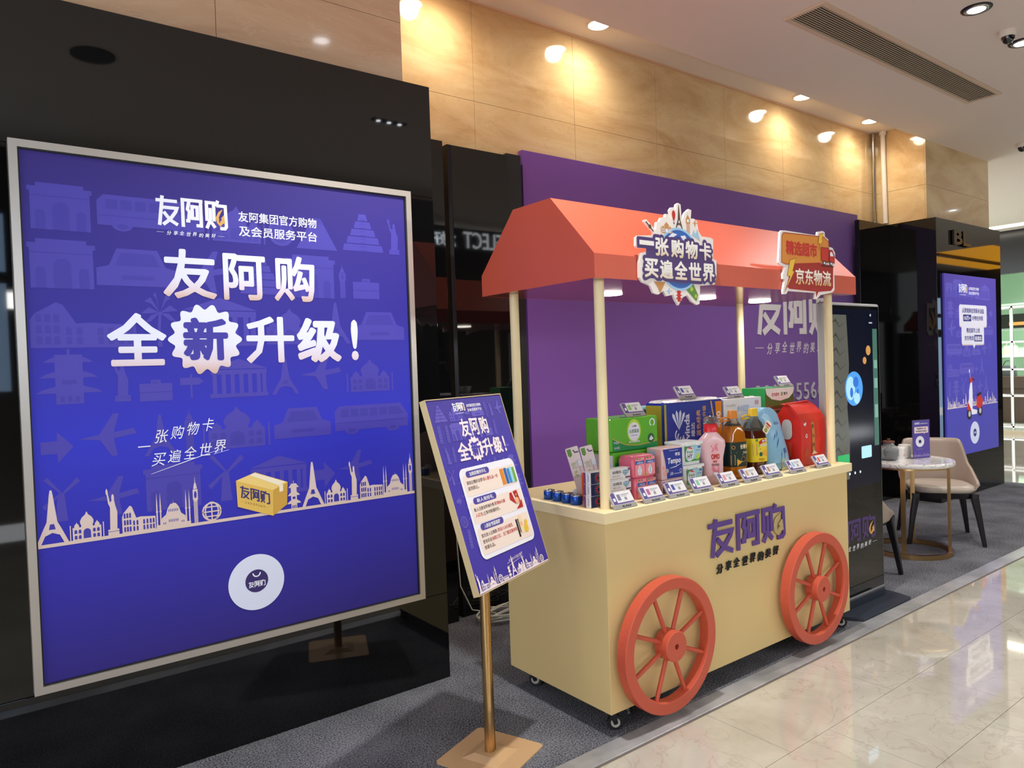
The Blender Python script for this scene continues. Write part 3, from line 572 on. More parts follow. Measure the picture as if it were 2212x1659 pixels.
b = MB(); b.m(mat('store_shelf', 'dfe9dc', .4, emit=.25)).box((16.6, 1.0, 1.35), (17, 5.2, 1.39)).box((16.6, 1.0, 1.95), (17, 5.2, 1.99)).box((16.6, 1.0, 2.5), (17, 5.2, 2.54)); b.build('display_shelf', label='pale lit wall shelves inside the bright store', cat='shelf')
b = MB(); b.m(mat('fire_box', '23201e', .3)).box((16.5, 3.3, 1.99), (16.6, 4.3, 2.3), .01); b.m(mat('ember', 'e07a3a', .6, emit=.6)).box((16.49, 3.45, 2.05), (16.5, 4.1, 2.12)); b.build('display_case', label='dark framed case with a glowing orange strip on the store shelf', cat='case')
def bag(x, y, z, c, w_, h, lb):
    t = thing('handbag', lb, 'handbag', (x, y, z), 0, 'handbags in the bright store')
    q = MB(); q.m(mat('bag_' + c, c, .45)).loft([(0, 0, 0, .06, w_ / 2, 6), (0, 0, h * .8, .055, w_ * .46, 6), (0, 0, h, .02, w_ * .42, 6)]); q.build('body', t)
    q = MB(); q.m(MATS['bag_' + c]).tube([(0, w_ * .28 * math.cos(a), h * .95 + h * .5 * math.sin(a)) for a in [i * PI / 8 for i in range(9)]], .009, 6); q.build('handle', t)
bag(16.7, 3.15, 1.39, 'b9977a', .36, .25, 'tan handbag on the lit shelf of the bright store'); bag(16.7, 4.15, 1.39, 'e2dccb', .3, .22, 'cream handbag on the lit shelf of the bright store')
bag(14.9, 3.0, .98, '3c3f45', .36, .26, 'dark grey handbag on the wooden counter in the bright store'); bag(14.9, 3.6, .98, '5a5d60', .3, .22, 'grey handbag on the wooden counter, left of the darker one'); bag(16.7, 2.6, 1.99, 'c9a690', .3, .3, 'pinkish tan handbag on the upper store shelf')
# ================================================================ large framed poster
PX, PZ = -1.84, .455
BLUE = gmat('poster_blue', [(0, '32297c'), (.22, '332fa6'), (.45, '3236be'), (.7, '353096'), (1, '392f80')], 'Z', 0, 1.85)
BLUEL = mat('poster_icon', '433ca8', .5)
BLUEI = mat('poster_icon_gap', '3a349f', .5)
GWHITE = gmat('headline_grad', [(0, 'c9a99a'), (.18, 'd9cbd6'), (.45, 'dde1f6'), (1, 'dfe4fa')], 'Z', 1.35, 1.54)
GWHITE2 = gmat('headline_grad_low', [(0, 'c9a99a'), (.2, 'd9cbd6'), (.5, 'dde1f6'), (1, 'dfe4fa')], 'Z', 1.06, 1.30)
SKYC = gmat('skyline_print', [(0, 'd2bcae'), (1, 'd2c4c8')], 'Z', .4, .68)
GOLD = mat('gold_print', 'd8a85a', .4)
t = thing('framed_poster', 'large blue poster in a brushed metal frame on the black glass wall', 'poster', (PX, .9385, PZ))
q = MB(); q.m(ALU)
x0, x1, z0, z1, fw = -.023, 1.519, -.027, 1.877, .026
def mitre(q, x0, z0, x1, z1, i, ya, yb):
    O = [(x0, z0), (x1, z0), (x1, z1), (x0, z1)]; I = [(x0 + i, z0 + i), (x1 - i, z0 + i), (x1 - i, z1 - i), (x0 + i, z1 - i)]
    for k in range(4):
        n = (k + 1) % 4; q.prism([O[k], O[n], I[n], I[k]], -ya, -yb, frame((0, 0, 0)))
mitre(q, x0, z0, x1, z1, fw, 0, -.0495); q.build('frame', t)
q = MB(); q.m(mat('gasket', '15151c', .5)); mitre(q, x0 + fw, z0 + fw, x1 - fw, z1 - fw, .005, 0, -.042); q.build('gasket', t)
q = MB(); q.m(BLUE).box((0, -.036, .003), (1.49, -.001, 1.847)); q.F(frame((0, -.0364, 0)))
def header(q, u, v, s, white, w=0):
    """mark, slogan and two lines of text; s = height of the mark"""
    q.m(white); logo(q, u, v, s * 2.33, s, w, None, GOLD, t=13)
    slogan(q, u + .01 * s, v - s * .3, s * 2.2, s * .14, w, off=.01)
    q.text('友阿集团官方购物', u + s * 2.72, v + s * .36, s * 2.92, s * .37, w, .012); q.text('及会员服务平台', u + s * 2.72, v - s * .16, s * 2.92, s * .37, w, .012)
pattern(q, .015, .55, 1.478, 1.835, .205, BLUEL, BLUEI)
header(q, .428, 1.627, .112, PW, .0012)
q.m(GWHITE); W2 = .0016
q.text('友', .443, 1.352, .195, .19, W2, .024).text('阿', .664, 1.352, .168, .186, W2, .024).text('购', .866, 1.352, .176, .19, W2, .024)
q.m(GWHITE2).text('全', .247, 1.098, .20, .196, W2, .024).text('升', .742, 1.098, .2, .19, W2, .024).text('级', .953, 1.095, .198, .19, W2, .04).text('!', 1.198, 1.10, .034, .18, W2, .03)
q.poly([(.589 + (.127 + .011 * math.cos(14 * a)) * math.cos(a), 1.195 + (.127 + .011 * math.cos(14 * a)) * math.sin(a)) for a in [2 * PI * i / 168 for i in range(168)]], W2)
q.m(BLUEI).text('新', .505, 1.112, .168, .168, W2 + .0006, .04)
# handwritten line
q.m(PW); hx = .34
for i, c in enumerate('一张购物卡'): q.text(c, .332 + i * .056, .795 + i * .0105, .042, .004 if c == '一' else .05, W2, .004, shear=.25)
for i, c in enumerate('买遍全世界'): q.text(c, .375 + i * .056, .72 + i * .0075, .044, .048, W2, .004, shear=.2)
q.stroke([(.373, .692), (.5, .728), (.632, .764), (.6, .745), (.658, .757)], [.001, .003, .003, .003, .001], W2)
skyline(q, .002, .70, .482, 1.0, SKYC, BLUEI, .0012, base=False); skyline(q, .882, 1.489, .482, 1.0, SKYC, BLUEI, .0012, 8, base=False); q.m(SKYC).rect(.003, .474, 1.487, .486, .0012)
# parcel with the mark
YB = mat('parcel_front', 'd9b458', .5); YT = mat('parcel_top', 'e6c97a', .5); YS = mat('parcel_side', 'c59a42', .5)
q.m(YB).poly([(.679, .63), (.826, .574), (.822, .468), (.682, .525)], .003).m(YT).poly([(.679, .63), (.756, .655), (.888, .60), (.826, .574)], .003).m(YS).poly([(.826, .574), (.888, .60), (.882, .507), (.822, .468)], .003)
q.m(mat('tape', 'ece3cd', .4)).poly([(.735, .646), (.752, .653), (.878, .602), (.852, .590)], .0034).poly([(.852, .590), (.868, .593), (.868, .566), (.852, .562)], .0034)
fo = lambda u, v, w=0: frame((0, -.0364, 0))(u, v - .38 * (u - .69), w)
q.F(fo).m(mat('parcel_ink', '2f2a6c', .5)); logo(q, .693, .562, .118, .05, .0036); q.m(mat('parcel_ink2', '8a6f3a', .5)); slogan(q, .695, .543, .11, .009, .0036)
q.F(frame((0, -.0364, 0)))
CD = mat('disc_white', 'd5dbf2', .5); q.m(CD).disc(.745, .209, .1125, W2, 64).m(mat('badge_purple', '332667', .5)).disc(.745, .214, .046, W2 + .0006, 40)
q.m(PW).ring(.745, .247, .012, .017, W2 + .0012, 20, a0=PI, a1=2 * PI); logo(q, .711, .190, .068, .024, W2 + .0012)
backlit(q.build('printed_panel', t), .12)
# ================================================================ purple backdrop
t = thing('backdrop_board', 'tall purple backdrop board with white lettering on the wall behind the cart', 'backdrop', (.9618, 1.66, 0))
q = MB(); q.m(gmat('backdrop_purple_lit', [(0, '7b4fa0'), (1, '654a86')], 'X', 0, 4.2, .42)).box((0, 0, .0), (4.295, .045, 2.919), .002); BQ = q  # lighter left and darker right paint the board's uneven lighting into its colour
KB = 1.1576; LW = mat('backdrop_white', 'c9c2c4', .5); fb_ = lambda u, v, w=0: Vector((-2.0228 + (u + 2.0228) * KB - .9618, -w, 1.5 + (v - 1.5) * KB))
q = MB(); q.F(fb_).m(LW); logo(q, 2.716, 1.684, 1.08, .34, 0, .006, GOLD, t=13.5); q.build('logo_lettering', t)
BQ.F(fb_).m(LW); slogan(BQ, 2.716, 1.54, 1.06, .085, .001, None, .008); BQ.build('board', t)
q = MB(); q.F(fb_).m(mat('numeral_grey', 'a9a4ac', .4))
for i, c in enumerate('180885566'): q.text(c, 2.70 + i * .107, 1.165, .045 if c == '1' else .075, .135, .001, .0, depth=.012)
q.build('numeral_lettering', t)
# ================================================================ market cart
CX = .01
t = cart = thing('market_cart', 'cream yellow market cart with coral canopy and two coral spoked wheels', 'market cart', (0, 0, 0))
q = MB(); q.m(BEIGE).box((0, 0, .0925), (1.8516, .668, .866), .002); q.build('body', t)
q = MB(); q.m(BEIGEL).box((-.021, -.0187, .866), (1.873, .69, .9104), .0015); q.build('countertop', t)
for x, y in ((.057, .055), (1.795, .055), (.057, .6225), (1.795, .6225)):
    q = MB(); q.m(BEIGEL).cyl((x, y, .91), (x, y, 1.845), .0215, n=32); q.build('pole', t)
prof = [(-.016, 1.84), (.753, 1.84), (.753, 1.937), (.4935, 2.2014), (.2368, 2.2014), (-.016, 1.937)]
q = MB(); q.m(CORAL)
def shell(q, P, x0, x1):
    n = len(P); q.add([(x0, a, c) for a, c in P] + [(x1, a, c) for a, c in P], [tuple(range(n)), tuple(range(n, 2 * n))[::-1]] + [(i, n + i, n + (i + 1) % n, (i + 1) % n) for i in range(1, n)])
shell(q, prof, -.0313, 1.9649); q.build('canopy', t)
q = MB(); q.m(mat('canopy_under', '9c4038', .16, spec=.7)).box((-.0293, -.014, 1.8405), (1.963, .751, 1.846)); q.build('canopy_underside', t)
for i, (x, y) in enumerate(CANL):
    q = MB(); q.m(mat('lamp_canopy', 'fff7ea', .5, emit=14)).cyl((x, y, 1.834), (x, y, 1.8404), .062, n=36); q.build('canopy_light', t)
def wheel(xc, zc, R=.283):
    q = MB(); q.m(CORAL); n = 72; ri = R - .05; y0, y1 = -.071, -.022
    def rg(ra, rb):
        vs = []; prf = [(ra, y1), (rb, y1), (rb, y0 + .004), (rb - .004, y0), (ra + .004, y0), (ra, y0 + .004)]
        for i in range(n):
            a = 2 * PI * i / n
            for r, y in prf: vs.append((xc + r * math.cos(a), y, zc + r * math.sin(a)))
        k = len(prf); q.add(vs, [(i * k + j, i * k + (j + 1) % k, ((i + 1) % n) * k + (j + 1) % k, ((i + 1) % n) * k + j) for i in range(n) for j in range(k)])
    rg(ri, R); w_ = q.build('wheel', t, label='coral spoked cart wheel')
    q = MB(); q.m(CORAL); hb = [(.064, -.022), (.064, -.086), (.060, -.09), (.012, -.09), (.012, -.075)]; vs = []
    for i in range(48):
        a = 2 * PI * i / 48
        for r, y in hb: vs.append((xc + r * math.cos(a), y, zc + r * math.sin(a)))
    q.add(vs, [(i * 5 + j, i * 5 + j + 1, ((i + 1) % 48) * 5 + j + 1, ((i + 1) % 48) * 5 + j) for i in range(48) for j in range(4)])
    q.m(mat('hub_hole', '7a2f24', .6)).disc(xc, zc, .0125, 0, 20, fr=frame((0, -.076, 0))); q.build('hub', w_)
    for k in range(8):
        a = (k + .5) * PI / 4; q = MB(); q.m(CORAL).cyl((xc + .055 * math.cos(a), -.048, zc + .055 * math.sin(a)), (xc + (ri + .006) * math.cos(a), -.048, zc + (ri + .006) * math.sin(a)), .0095, n=16, caps=False); q.build('spoke', w_)
wheel(.302, .318); wheel(1.437, .318)
q = MB(); q.m(mat('bracket_dark', '232326', .4, .6)).box((1, .06, .07), (1.01, .07, .0925))
def caster(x, y, turn):
    c = MB(); R = Matrix.Rotation(turn, 3, 'Z')
    def P(a, b_, z): v = R @ Vector((a, b_, 0)); return (x + v.x, y + v.y, z)
    c.m(MATS['bracket_dark']); c.cyl(P(0, 0, .085), P(0, 0, .093), .028)
    for s in (-1, 1):
        c.add([P(-.016, s * .016, .088), P(.02, s * .016, .088), P(.03, s * .016, .03), P(.014, s * .016, .024), P(-.016, s * .018, .088), P(.02, s * .018, .088), P(.03, s * .018, .03), P(.014, s * .018, .024)], [(0, 1, 2, 3), (7, 6, 5, 4), (0, 4, 5, 1), (1, 5, 6, 2), (2, 6, 7, 3), (3, 7, 4, 0)])
    o = c.build('caster', cart)
    c = MB(); c.m(mat('rubber', '151517', .6)).cyl(P(.02, -.012, .031), P(.02, .012, .031), .031, n=28); c.m(mat('caster_grey', 'b8b4ac', .4)).cyl(P(.02, -.0145, .031), P(.02, .0145, .031), .019, n=24); c.m(MATS['bracket_dark']).cyl(P(.02, -.021, .031), P(.02, .021, .031), .005, n=10)
    c.build('caster_wheel', o)
caster(.05, .06, -.6); caster(.07, .60, -.95); caster(1.80, .05, -.8); caster(1.79, .6, -.2)
q = MB(); q.F(frame((0, 0, 0))).m(PURP); logo(q, .628, .607, .605, .172, .004, .006, mat('pale_gold', 'cbb988', .3, .4), t=12.5); q.build('logo_lettering', t)
q = MB(); q.F(frame((0, 0, 0))).m(INK); slogan(q, .675, .530, .505, .043, .003, .006, .010, dash=''); q.build('slogan_lettering', t)
# signs on the canopy
def rel(P, ox, oz): return [(a - ox, b_ - oz) for a, b_ in P]
t = thing('globe_sign', 'cut-out sign with globe, landmarks and purple backed lettering on the canopy', 'sign', (.44, -.018, 1.75))
FS = frame((-.44, 0, -1.75)); q = MB(); q.F(FS); q.m(mat('sign_board', 'efe6e2', .4)).prism(S1_OUT, 0, .011)
q.build('backing', t)
q = MB(); q.F(FS); e = .0116
q.m(mat('sea_blue', '2a62b8', .4)).disc(.459, 1.94, .133, e, 48).m(mat('sky_light', '9cc8e8', .4)).ring(.459, 1.94, .125, .135, e + .0003, 48)
q.m(PW).poly([(.39, 2.03), (.42, 2.05), (.45, 2.045), (.42, 2.03)], e + .0004).poly([(.47, 2.04), (.5, 2.045), (.52, 2.02), (.49, 2.02)], e + .0004)
BR = mat('tower_brown', '5a4236', .5); SAND = mat('sand_tan', 'c98f4e', .5); RED = mat('bright_red', 'c4261d', .45); LBL = mat('pale_blue', '9fc6dc', .5); GRN = mat('leaf_green', '5f8f38', .5)
icon(q, 'iron_tower', .438, 2.065, .052, .108, BR, PW, e); icon(q, 'marble_tomb', .345, 2.045, .075, .055, SAND, PW, e); icon(q, 'clock_tower', .495, 2.055, .055, .09, SAND, PW, e)
q.m(RED).disc(.43, 2.128, .011, e, 20, ry=.018).poly([(.421, 2.115), (.439, 2.115), (.43, 2.098)], e); q.m(BR).rect(.427, 2.088, .434, 2.096, e)
q.m(BR).stroke([(.255, 2.083), (.3, 2.045)], .006, e).disc(.279, 2.064, .009, e, 16)
icon(q, 'plane', .55, 2.088, .035, .032, SAND, PW, e); q.m(LBL).poly([(.547, 2.05), (.56, 2.075), (.57, 2.055), (.585, 2.08), (.603, 2.03)], e)
icon(q, 'pagoda', .425, 1.758, .05, .052, RED, RED, e)
q.m(GRN).poly([(.50, 1.81), (.545, 1.842), (.578, 1.79), (.565, 1.762)], e).disc(.55, 1.80, .012, e + .0003, 16); q.m(mat('lime', 'b6c44a', .5)).disc(.535, 1.815, .01, e + .0005, 16).disc(.562, 1.785, .009, e + .0005, 16)
q.m(SAND).poly([(.292, 1.838), (.365, 1.838), (.33, 1.79), (.315, 1.815)], e); icon(q, 'plane', .362, 1.786, .045, .03, LBL, PW, e)
DP = mat('deep_purple', '4a3070', .4)
q.m(DP).rect(.25, 1.93, .67, 1.975, e + .001).rect(.29, 1.945, .68, 2.01, e + .001).rect(.235, 1.85, .70, 1.93, e + .001)
GW = gmat('sign_text_a', [(0, 'e2cdb0'), (.5, 'f2ece8'), (1, 'f6f2ee')], 'Z', .20, .27); GW2 = gmat('sign_text_b', [(0, 'e2cdb0'), (.5, 'f2ece8'), (1, 'f6f2ee')], 'Z', .095, .18)
for mt, of, ww in ((DP, .11, e + .0016), (None, .034, e + .0026)):
    for i, (c, x) in enumerate(zip('一张购物卡', (.210, .306, .404, .498, .592))):
        q.m(mt or GW); g = .014 if mt else 0
        if c == '一': q.rect(x - g, 1.985 - g, x + .088 + g, 2.004 + g, ww)
        else: q.text(c, x - g, 1.945 - g - .001 * 0, .083 + 2 * g, .078 + 2 * g, ww, of)
    for i, c in enumerate('买遍全世界'):
        q.m(mt or GW2); g = .014 if mt else 0; q.text(c, .236 + i * .0935 - g, 1.852 - g, .084 + 2 * g, .08 + 2 * g, ww, of)
q.build('print', t)
t = thing('delivery_sign', 'orange and red speech-bubble sign with lightning bolts and truck on the canopy', 'sign', (1.46, -.018, 1.80))
FS = frame((-1.46, 0, -1.80)); q = MB(); q.F(FS); q.m(MATS['sign_board']).prism(S2_OUT, 0, .011); q.build('backing', t)
q = MB(); q.F(FS); q.m(mat('dark_red', 'a5211a', .4)).poly(S2_RED, e).m(mat('amber_panel', 'd98a34', .4)).poly(S2_OR, e + .0004)
q.m(MATS['dark_red'])
for i in range(len(S2_OR)): q.stroke([S2_OR[i], S2_OR[(i + 1) % len(S2_OR)]], .004, e + .0007)
q.m(RED).text('精选超市', 1.266, 2.015, .285, .072, e + .0012, .04)
q.m(gmat('sign_text_c', [(0, 'e0b060'), (.5, 'f4eadc'), (1, 'f8f0e6')], 'Z', .07, .155)).text('京东物流', 1.345, 1.87, .335, .082, e + .001, .024)
YL = mat('bolt_yellow', 'ecc23c', .35)
for Bq in (S2_B1, S2_B2):
    q.m(YL).poly(Bq, e + .0018); q.m(MATS['dark_red'])
    for i in range(len(Bq)): q.stroke([Bq[i], Bq[(i + 1) % len(Bq)]], .0022, e + .002)
q.m(RED).poly(S2_CARGO, e + .0022).poly(S2_CAB, e + .0022).m(PW).poly(S2_WIN, e + .0026).m(INK)
for Bq in (S2_CARGO, S2_CAB):
    for i in range(len(Bq)): q.stroke([Bq[i], Bq[(i + 1) % len(Bq)]], .0025, e + .003)
for u, v in S2_WH: q.m(INK).disc(u, v, .0125, e + .0034, 20).m(PW).disc(u, v, .007, e + .0038, 16)
q.m(INK).rect(1.585, 1.974, 1.71, 1.978, e + .002)
q.build('print', t)
# ================================================================ standing poster sign
t = thing('sign_stand', 'champagne gold pole stand holding a tilted blue poster in front of the cart', 'sign stand', (-.439, .225, 0), .379)
tl = .297
cL = Vector((.032 * math.cos(.379) - .018 * math.sin(.379), -.018 * math.cos(.379) - .032 * math.sin(.379), 1.047))
EF = ((1, 0, 0), (0, math.sin(tl), math.cos(tl)), (0, -math.cos(tl), math.sin(tl)))
ef = frame(cL, EF)
q = MB(); q.m(mat('champagne_plate', 'dbb486', .45, .2)); n_ = 9
def rrect(hw, hh, r, n=6): return [(sx_ * (hw - r) + r * math.cos(a), sy_2 * (hh - r) + r * math.sin(a)) for sx_, sy_2, a0 in ((1, 1, 0), (-1, 1, PI / 2), (-1, -1, PI), (1, -1, 1.5 * PI)) for a in [a0 + PI / 2 * i / n for i in range(n + 1)]]
q.prism(rrect(.155, .155, .022), 0, .004, frame((0, 0, 0), '+z'))
q.add([(-.08, -.08, .004), (.08, -.08, .004), (.08, .08, .004), (-.08, .08, .004), (-.045, -.045, .016), (.045, -.045, .016), (.045, .045, .016), (-.045, .045, .016)], [(4, 5, 6, 7), (0, 1, 5, 4), (1, 2, 6, 5), (2, 3, 7, 6), (3, 0, 4, 7)]); q.build('base', t)
q = MB(); q.m(BRASS).loft([(0, 0, .014, .021, .017, 3), (0, 0, .80, .021, .017, 3)], 32); q.m(mat('groove_dark', '4a3216', .5)).box((.010, -.0172, .02), (.012, -.0164, .8)); q.build('pole', t)
q = MB(); q.m(BRASS); q.prism([(-.03, -.12), (.03, -.12), (.03, -.3), (-.03, -.3)], -.045, -.022, ef); q.build('bracket', t)
q = MB(); q.m(mat('champagne_edge', 'dcc698', .4, .3))
for (a, c) in (((-.2595, .357), (.2595, .3605)), ((-.2595, -.3605), (.2595, -.357)), ((-.2595, -.357), (-.2565, .357)), ((.2565, -.357), (.2595, .357))):
    q.prism(R4(a[0], a[1], c[0], c[1]), -.024, .002, ef)
q.build('frame', t)
q = MB(); q.F(ef).m(BLACK).prism(R4(-.2565, -.357, .2565, .357), -.022, -.002); q.m(gmat('stand_blue', [(0, '4438a2'), (.5, '4a40ae'), (1, '4c4498')], 'Z', .7, 1.4)).rect(-.2565, -.357, .2565, .357, -.001)
LB = mat('stand_icon', '6259ba', .5); LBG = mat('stand_gap', '4a40a8', .5)
pattern(q, -.25, -.2, .25, .345, .078, LB, LBG, 0, 5)
header(q, -.103, .305, .034, mat('stand_white', 'f0f0fb', .5), .0012)
PK = mat('headline_pale', 'f6e6ea', .5); q.m(PK)
q.text('友', -.09, .203, .062, .072, .0012, .024).text('阿', -.022, .203, .056, .07, .0012, .024).text('购', .042, .203, .058, .07, .0012, .024)
q.text('全', -.146, .115, .072, .07, .0012, .024).text('升', .024, .115, .07, .07, .0012, .024).text('级', .098, .115, .062, .07, .0012, .04).text('!', .174, .117, .013, .066, .0012, .03)
q.poly([(-.026 + (.046 + .004 * math.cos(14 * a)) * math.cos(a), .152 + (.046 + .004 * math.cos(14 * a)) * math.sin(a)) for a in [2 * PI * i / 112 for i in range(112)]], .0012)
q.m(LBG).text('新', -.057, .122, .062, .06, .0018, .04)
q.F(lambda u, v, w=0: ef(u + .013, v - .083, w)); q.m(MATS['stand_white']).poly(rrect(.193, .17, .03), .0014)
CREAM = mat('card_cream', 'f3e2d8', .5); PILL = mat('pill_purple', '4f44a0', .5); TXT = mat('card_text', '6b5550', .5); TXR = mat('card_red', 'c23a34', .5)
q.F(ef)
cards = [(.060, -.019, '加购即赠伴手礼', [[('添加企微好友即', 0), ('送心意礼品一份', 1)], [('送完即止。', 0)]]), (-.042, -.122, '新人有好礼', [[('新人注册友阿海外购', 0), ('即领88元新', 1)], [('人红包,', 1), ('立享内购福利价。', 0)]]), (-.140, -.236, '入群抽"惊喜福袋"', [[('首次进入企微群,', 0), ('即送12.8元福豆,', 1)], [('更有机会', 0), ('抽取口红、无门槛优惠券等', 1)], [('惊喜礼品。', 0)]])]
for k, (v1, v0, head, lines) in enumerate(cards):
    cu, cv, hw, hh = .016, (v1 + v0) / 2, .18, (v1 - v0) / 2
    q.m(CREAM).poly([(cu + a, cv + c) for a, c in rrect(hw, hh, .008, 3)], .002)
    q.m(PILL).poly([(-.062 + a, v1 + .002 + c) for a, c in rrect(.078, .0125, .012, 5)], .0026); q.m(MATS['stand_white']).text(head, -.118, v1 - .006, .112, .016, .0032, .02)
    for j, ln in enumerate(lines):
        u = -.15; vv = v1 - .036 - j * .0215
        for s_, r_ in ln:
            wdt = .0155 * sum(.55 if ord(c) < 128 else 1 for c in s_)
            if s_[-1] in ',。': wdt *= .95
            q.m(TXR if r_ else TXT).text(s_, u, vv, wdt * .97, .0145, .0026, .012); u += wdt
# small pictures on the cards
for i, (c, a) in enumerate((('e08a2c', 0), ('d9501e', .004), ('2d64b8', .03), ('3d8fd0', .052), ('9fd8e8', .07), ('6fae4a', .088))):
    q.m(mat('thumb_' + c, c, .5)).rect(.085 + a, -.012, .085 + a + (.026 if i == 0 else .018), .052 - .004 * (i % 2), .0028 + .0002 * i)
q.m(mat('thumb_red', 'b5262c', .5)).poly([(.10, -.075), (.108, -.05), (.125, -.048), (.138, -.1)], .0028).poly([(.135, -.047), (.165, -.045), (.172, -.092), (.15, -.1)], .003).poly([(.13, -.118), (.18, -.118), (.182, -.085), (.155, -.105)], .0032)
q.m(mat('thumb_peach', 'f0b88a', .5)).disc(.15, -.085, .013, .0036, 20).m(GOLD).disc(.153, -.062, .005, .0034, 12)
q.m(INK).rect(.095, -.225, .107, -.155, .0028).rect(.111, -.21, .117, -.155, .0028).m(mat('thumb_cream', 'f2dcb0', .5)).rect(.12, -.215, .143, -.145, .003).m(MATS['thumb_peach']).disc(.131, -.178, .009, .0034, 16).m(YL).disc(.158, -.2, .016, .0034, 20).disc(.166, -.178, .011, .0036, 16)
q.m(PK)
for i, c in enumerate('一张购物卡买遍全世界'): q.text(c, -.036 + i * .0115, -.298 + .0008 * i, .0095, .002 if c == '一' else .012, .0014, .0, shear=.3)
q.stroke([(-.034, -.309), (.03, -.3), (.078, -.296), (.068, -.301), (.084, -.3)], .0012, .0014)
skyline(q, -.252, .252, -.352, .40, PK, LBG, .0014, 2)
icon(q, 'step_pyramid', .03, -.352, .05, .042, PK, LBG, .002)
q.build('poster', t)
# ================================================================ goods on the cart
CT = .9104
def M_(n, c, r=.35, **k): return mat(n, c, r, **k)
WP = M_('pack_white', 'e8e6ea', .35)
# four tins
def tin():
    t = thing('drink_tin', '', 'tin', (0, 0, CT), 0, 'blue tins in a row at the cart corner')
    q = MB(); q.m(M_('tin_blue', '1b4fae', .18, metal=.5)).lathe([(.0235, 0), (.0262, .003), (.0262, .033), (.0245, .037)]); q.build('body', t)
    q = MB(); q.m(M_('tin_lid', 'cfd2d6', .2, metal=1)).lathe([(.0245, .0368), (.0252, .040), (.0235, .041), (.0232, .0385), (.001, .0388)]); q.build('lid', t)
    q = MB(); q.m(MATS['tin_lid']).tube([(.012 * math.cos(a) * .7, .002 + .012 * math.sin(a), .0402) for a in [2 * PI * i / 12 for i in range(12)]], .0014, 6, True); q.build('pull_ring', t)
    return t
T0 = tin(); TL = ['nearest the toothbrush packs', 'second from the right', 'third from the right', 'leftmost, nearest the standing poster sign']
for i, (x, y) in enumerate(((.040, .212), (.042, .272), (.043, .333), (.045, .395))):
    lb = 'small blue tin with silver ring-pull lid, ' + TL[i]
    if i == 0: T0.location = (x, y, CT); T0['label'] = lb
    else: dup(T0, (x, y, CT), .4 * i, lb)
# toothpaste cartons
def carton():
    q = MB(); L, D, Hh = .236, .044, .0485
    q.m(WP).box((0, 0, .0004), (L, D, Hh), .0012)
    f = frame((0, 0, 0)); q.F(f).m(M_('navy', '1a2456')).poly([(.0015, .001), (.085, .001), (.098, .024), (.085, .0475), (.0015, .0475)], .0004)
    q.m(RED).ring(.044, .024, .008, .014, .0008, 20, a0=.6, a1=5.7).m(PW)
    for k in range(9): a = PI / 2 + k * PI / 8; q.stroke([(.044 + .017 * math.cos(a), .024 + .017 * math.sin(a)), (.044 + .022 * math.cos(a), .024 + .022 * math.sin(a))], .001, .0008)
    q.m(M_('text_brown', '4a3530')).text('3D炫白', .128, .027, .05, .014, .0006, .02).m(M_('text_tan', 'a07a58')).text('微米小苏打', .128, .013, .046, .008, .0006, .0).rect(.115, .006, .19, .0075, .0006)
    q.m(M_('gem_blue', '7fa6bc', .2)).poly([(.185, .032), (.195, .040), (.218, .040), (.228, .032), (.206, .012)], .0006).m(WP).stroke([(.185, .032), (.228, .032)], .001, .0009).stroke([(.195, .04), (.206, .012), (.218, .04)], .001, .0009)
    q.m(M_('plum', '7a4468')).rect(.205, .004, .234, .011, .0006).rect(.222, .036, .234, .047, .0006)
    g = frame((0, D, 0), '-x'); q.F(g); q.m(MATS['plum']).rect(.001, .001, .016, .0475, .0006).m(M_('end_text', '3b4f9a')).rect(.027, .006, .029, .042, .0008).rect(.033, .01, .0345, .038, .0008).m(RED).disc(.028, .044, .0015, .0008, 10)
    return q
c0 = None
for k in range(3):
    o = carton().build('toothpaste_carton', label='white and navy toothpaste carton, %s in the stack of three behind the front left pole' % ['bottom', 'middle', 'topmost'][k], cat='carton', group='stacked toothpaste cartons', loc=(.018 + .001 * k, .100, CT + .0486 * k), rz=(.01, -.01, .008)[k]) if k == 0 else None
    if k == 0: c0 = o
    else:
        o = c0.copy(); COL.objects.link(o); o.location = (.018 + .001 * k, .100, CT + .0487 * k); o.rotation_euler = (0, 0, (.01, -.008, .012)[k])
        o['label'] = 'white and navy toothpaste carton, %s in the stack of three behind the front left pole' % ['bottom', 'middle', 'topmost'][k]
# toothbrush packs (leaning back)
def brush(x, y, lean, lb):
    t = thing('toothbrush_pack', lb, 'toothbrush pack', (x, y, CT), -.25, 'toothbrush packs')
    t.rotation_euler = (-.18, lean, -.25)
    q = MB(); q.F(frame((0, 0, 0))).m(M_('card_pink', 'e3d6d8', .5)).prism([(a, c + .12) for a, c in rrect(.031, .12, .006, 3)], 0, .0012)
    q.m(GRN).poly([(-.026, .205), (-.006, .205), (-.006, .222 + .012), (-.026, .234)], .0016).poly([(-.026, .206), (-.016, .198), (-.006, .206)], .0016).m(M_('hook_purple', '4a3568')).stroke([(.004, .226), (.010, .214), (.028, .214)], .006, .0016)
    q.m(M_('olive_text', '9aa06a')).text('宽', -.026, .145, .026, .03, .0016, .0).text('柔', -.024, .108, .026, .03, .0016, .0); q.build('backing_card', t)
    q = MB(); q.F(frame((0, 0, 0))).m(M_('blister', 'dfe4ee', .1, spec=.8)); q.box((.006, -.014, .15), (.026, -.0015, .18), .004); q.m(M_('brush_handle', 'e2c8cc', .3)).tube([(.016, -.008, .155), (.016, -.008, .08), (.014, -.009, .02)], .004, 8); q.build('toothbrush', t)
brush(.13, .245, -.20, 'leaning toothbrush pack with green tag, left one of the pair'); brush(.185, .225, -.16, 'leaning toothbrush pack with green tag, right one of the pair, by the cart pole')
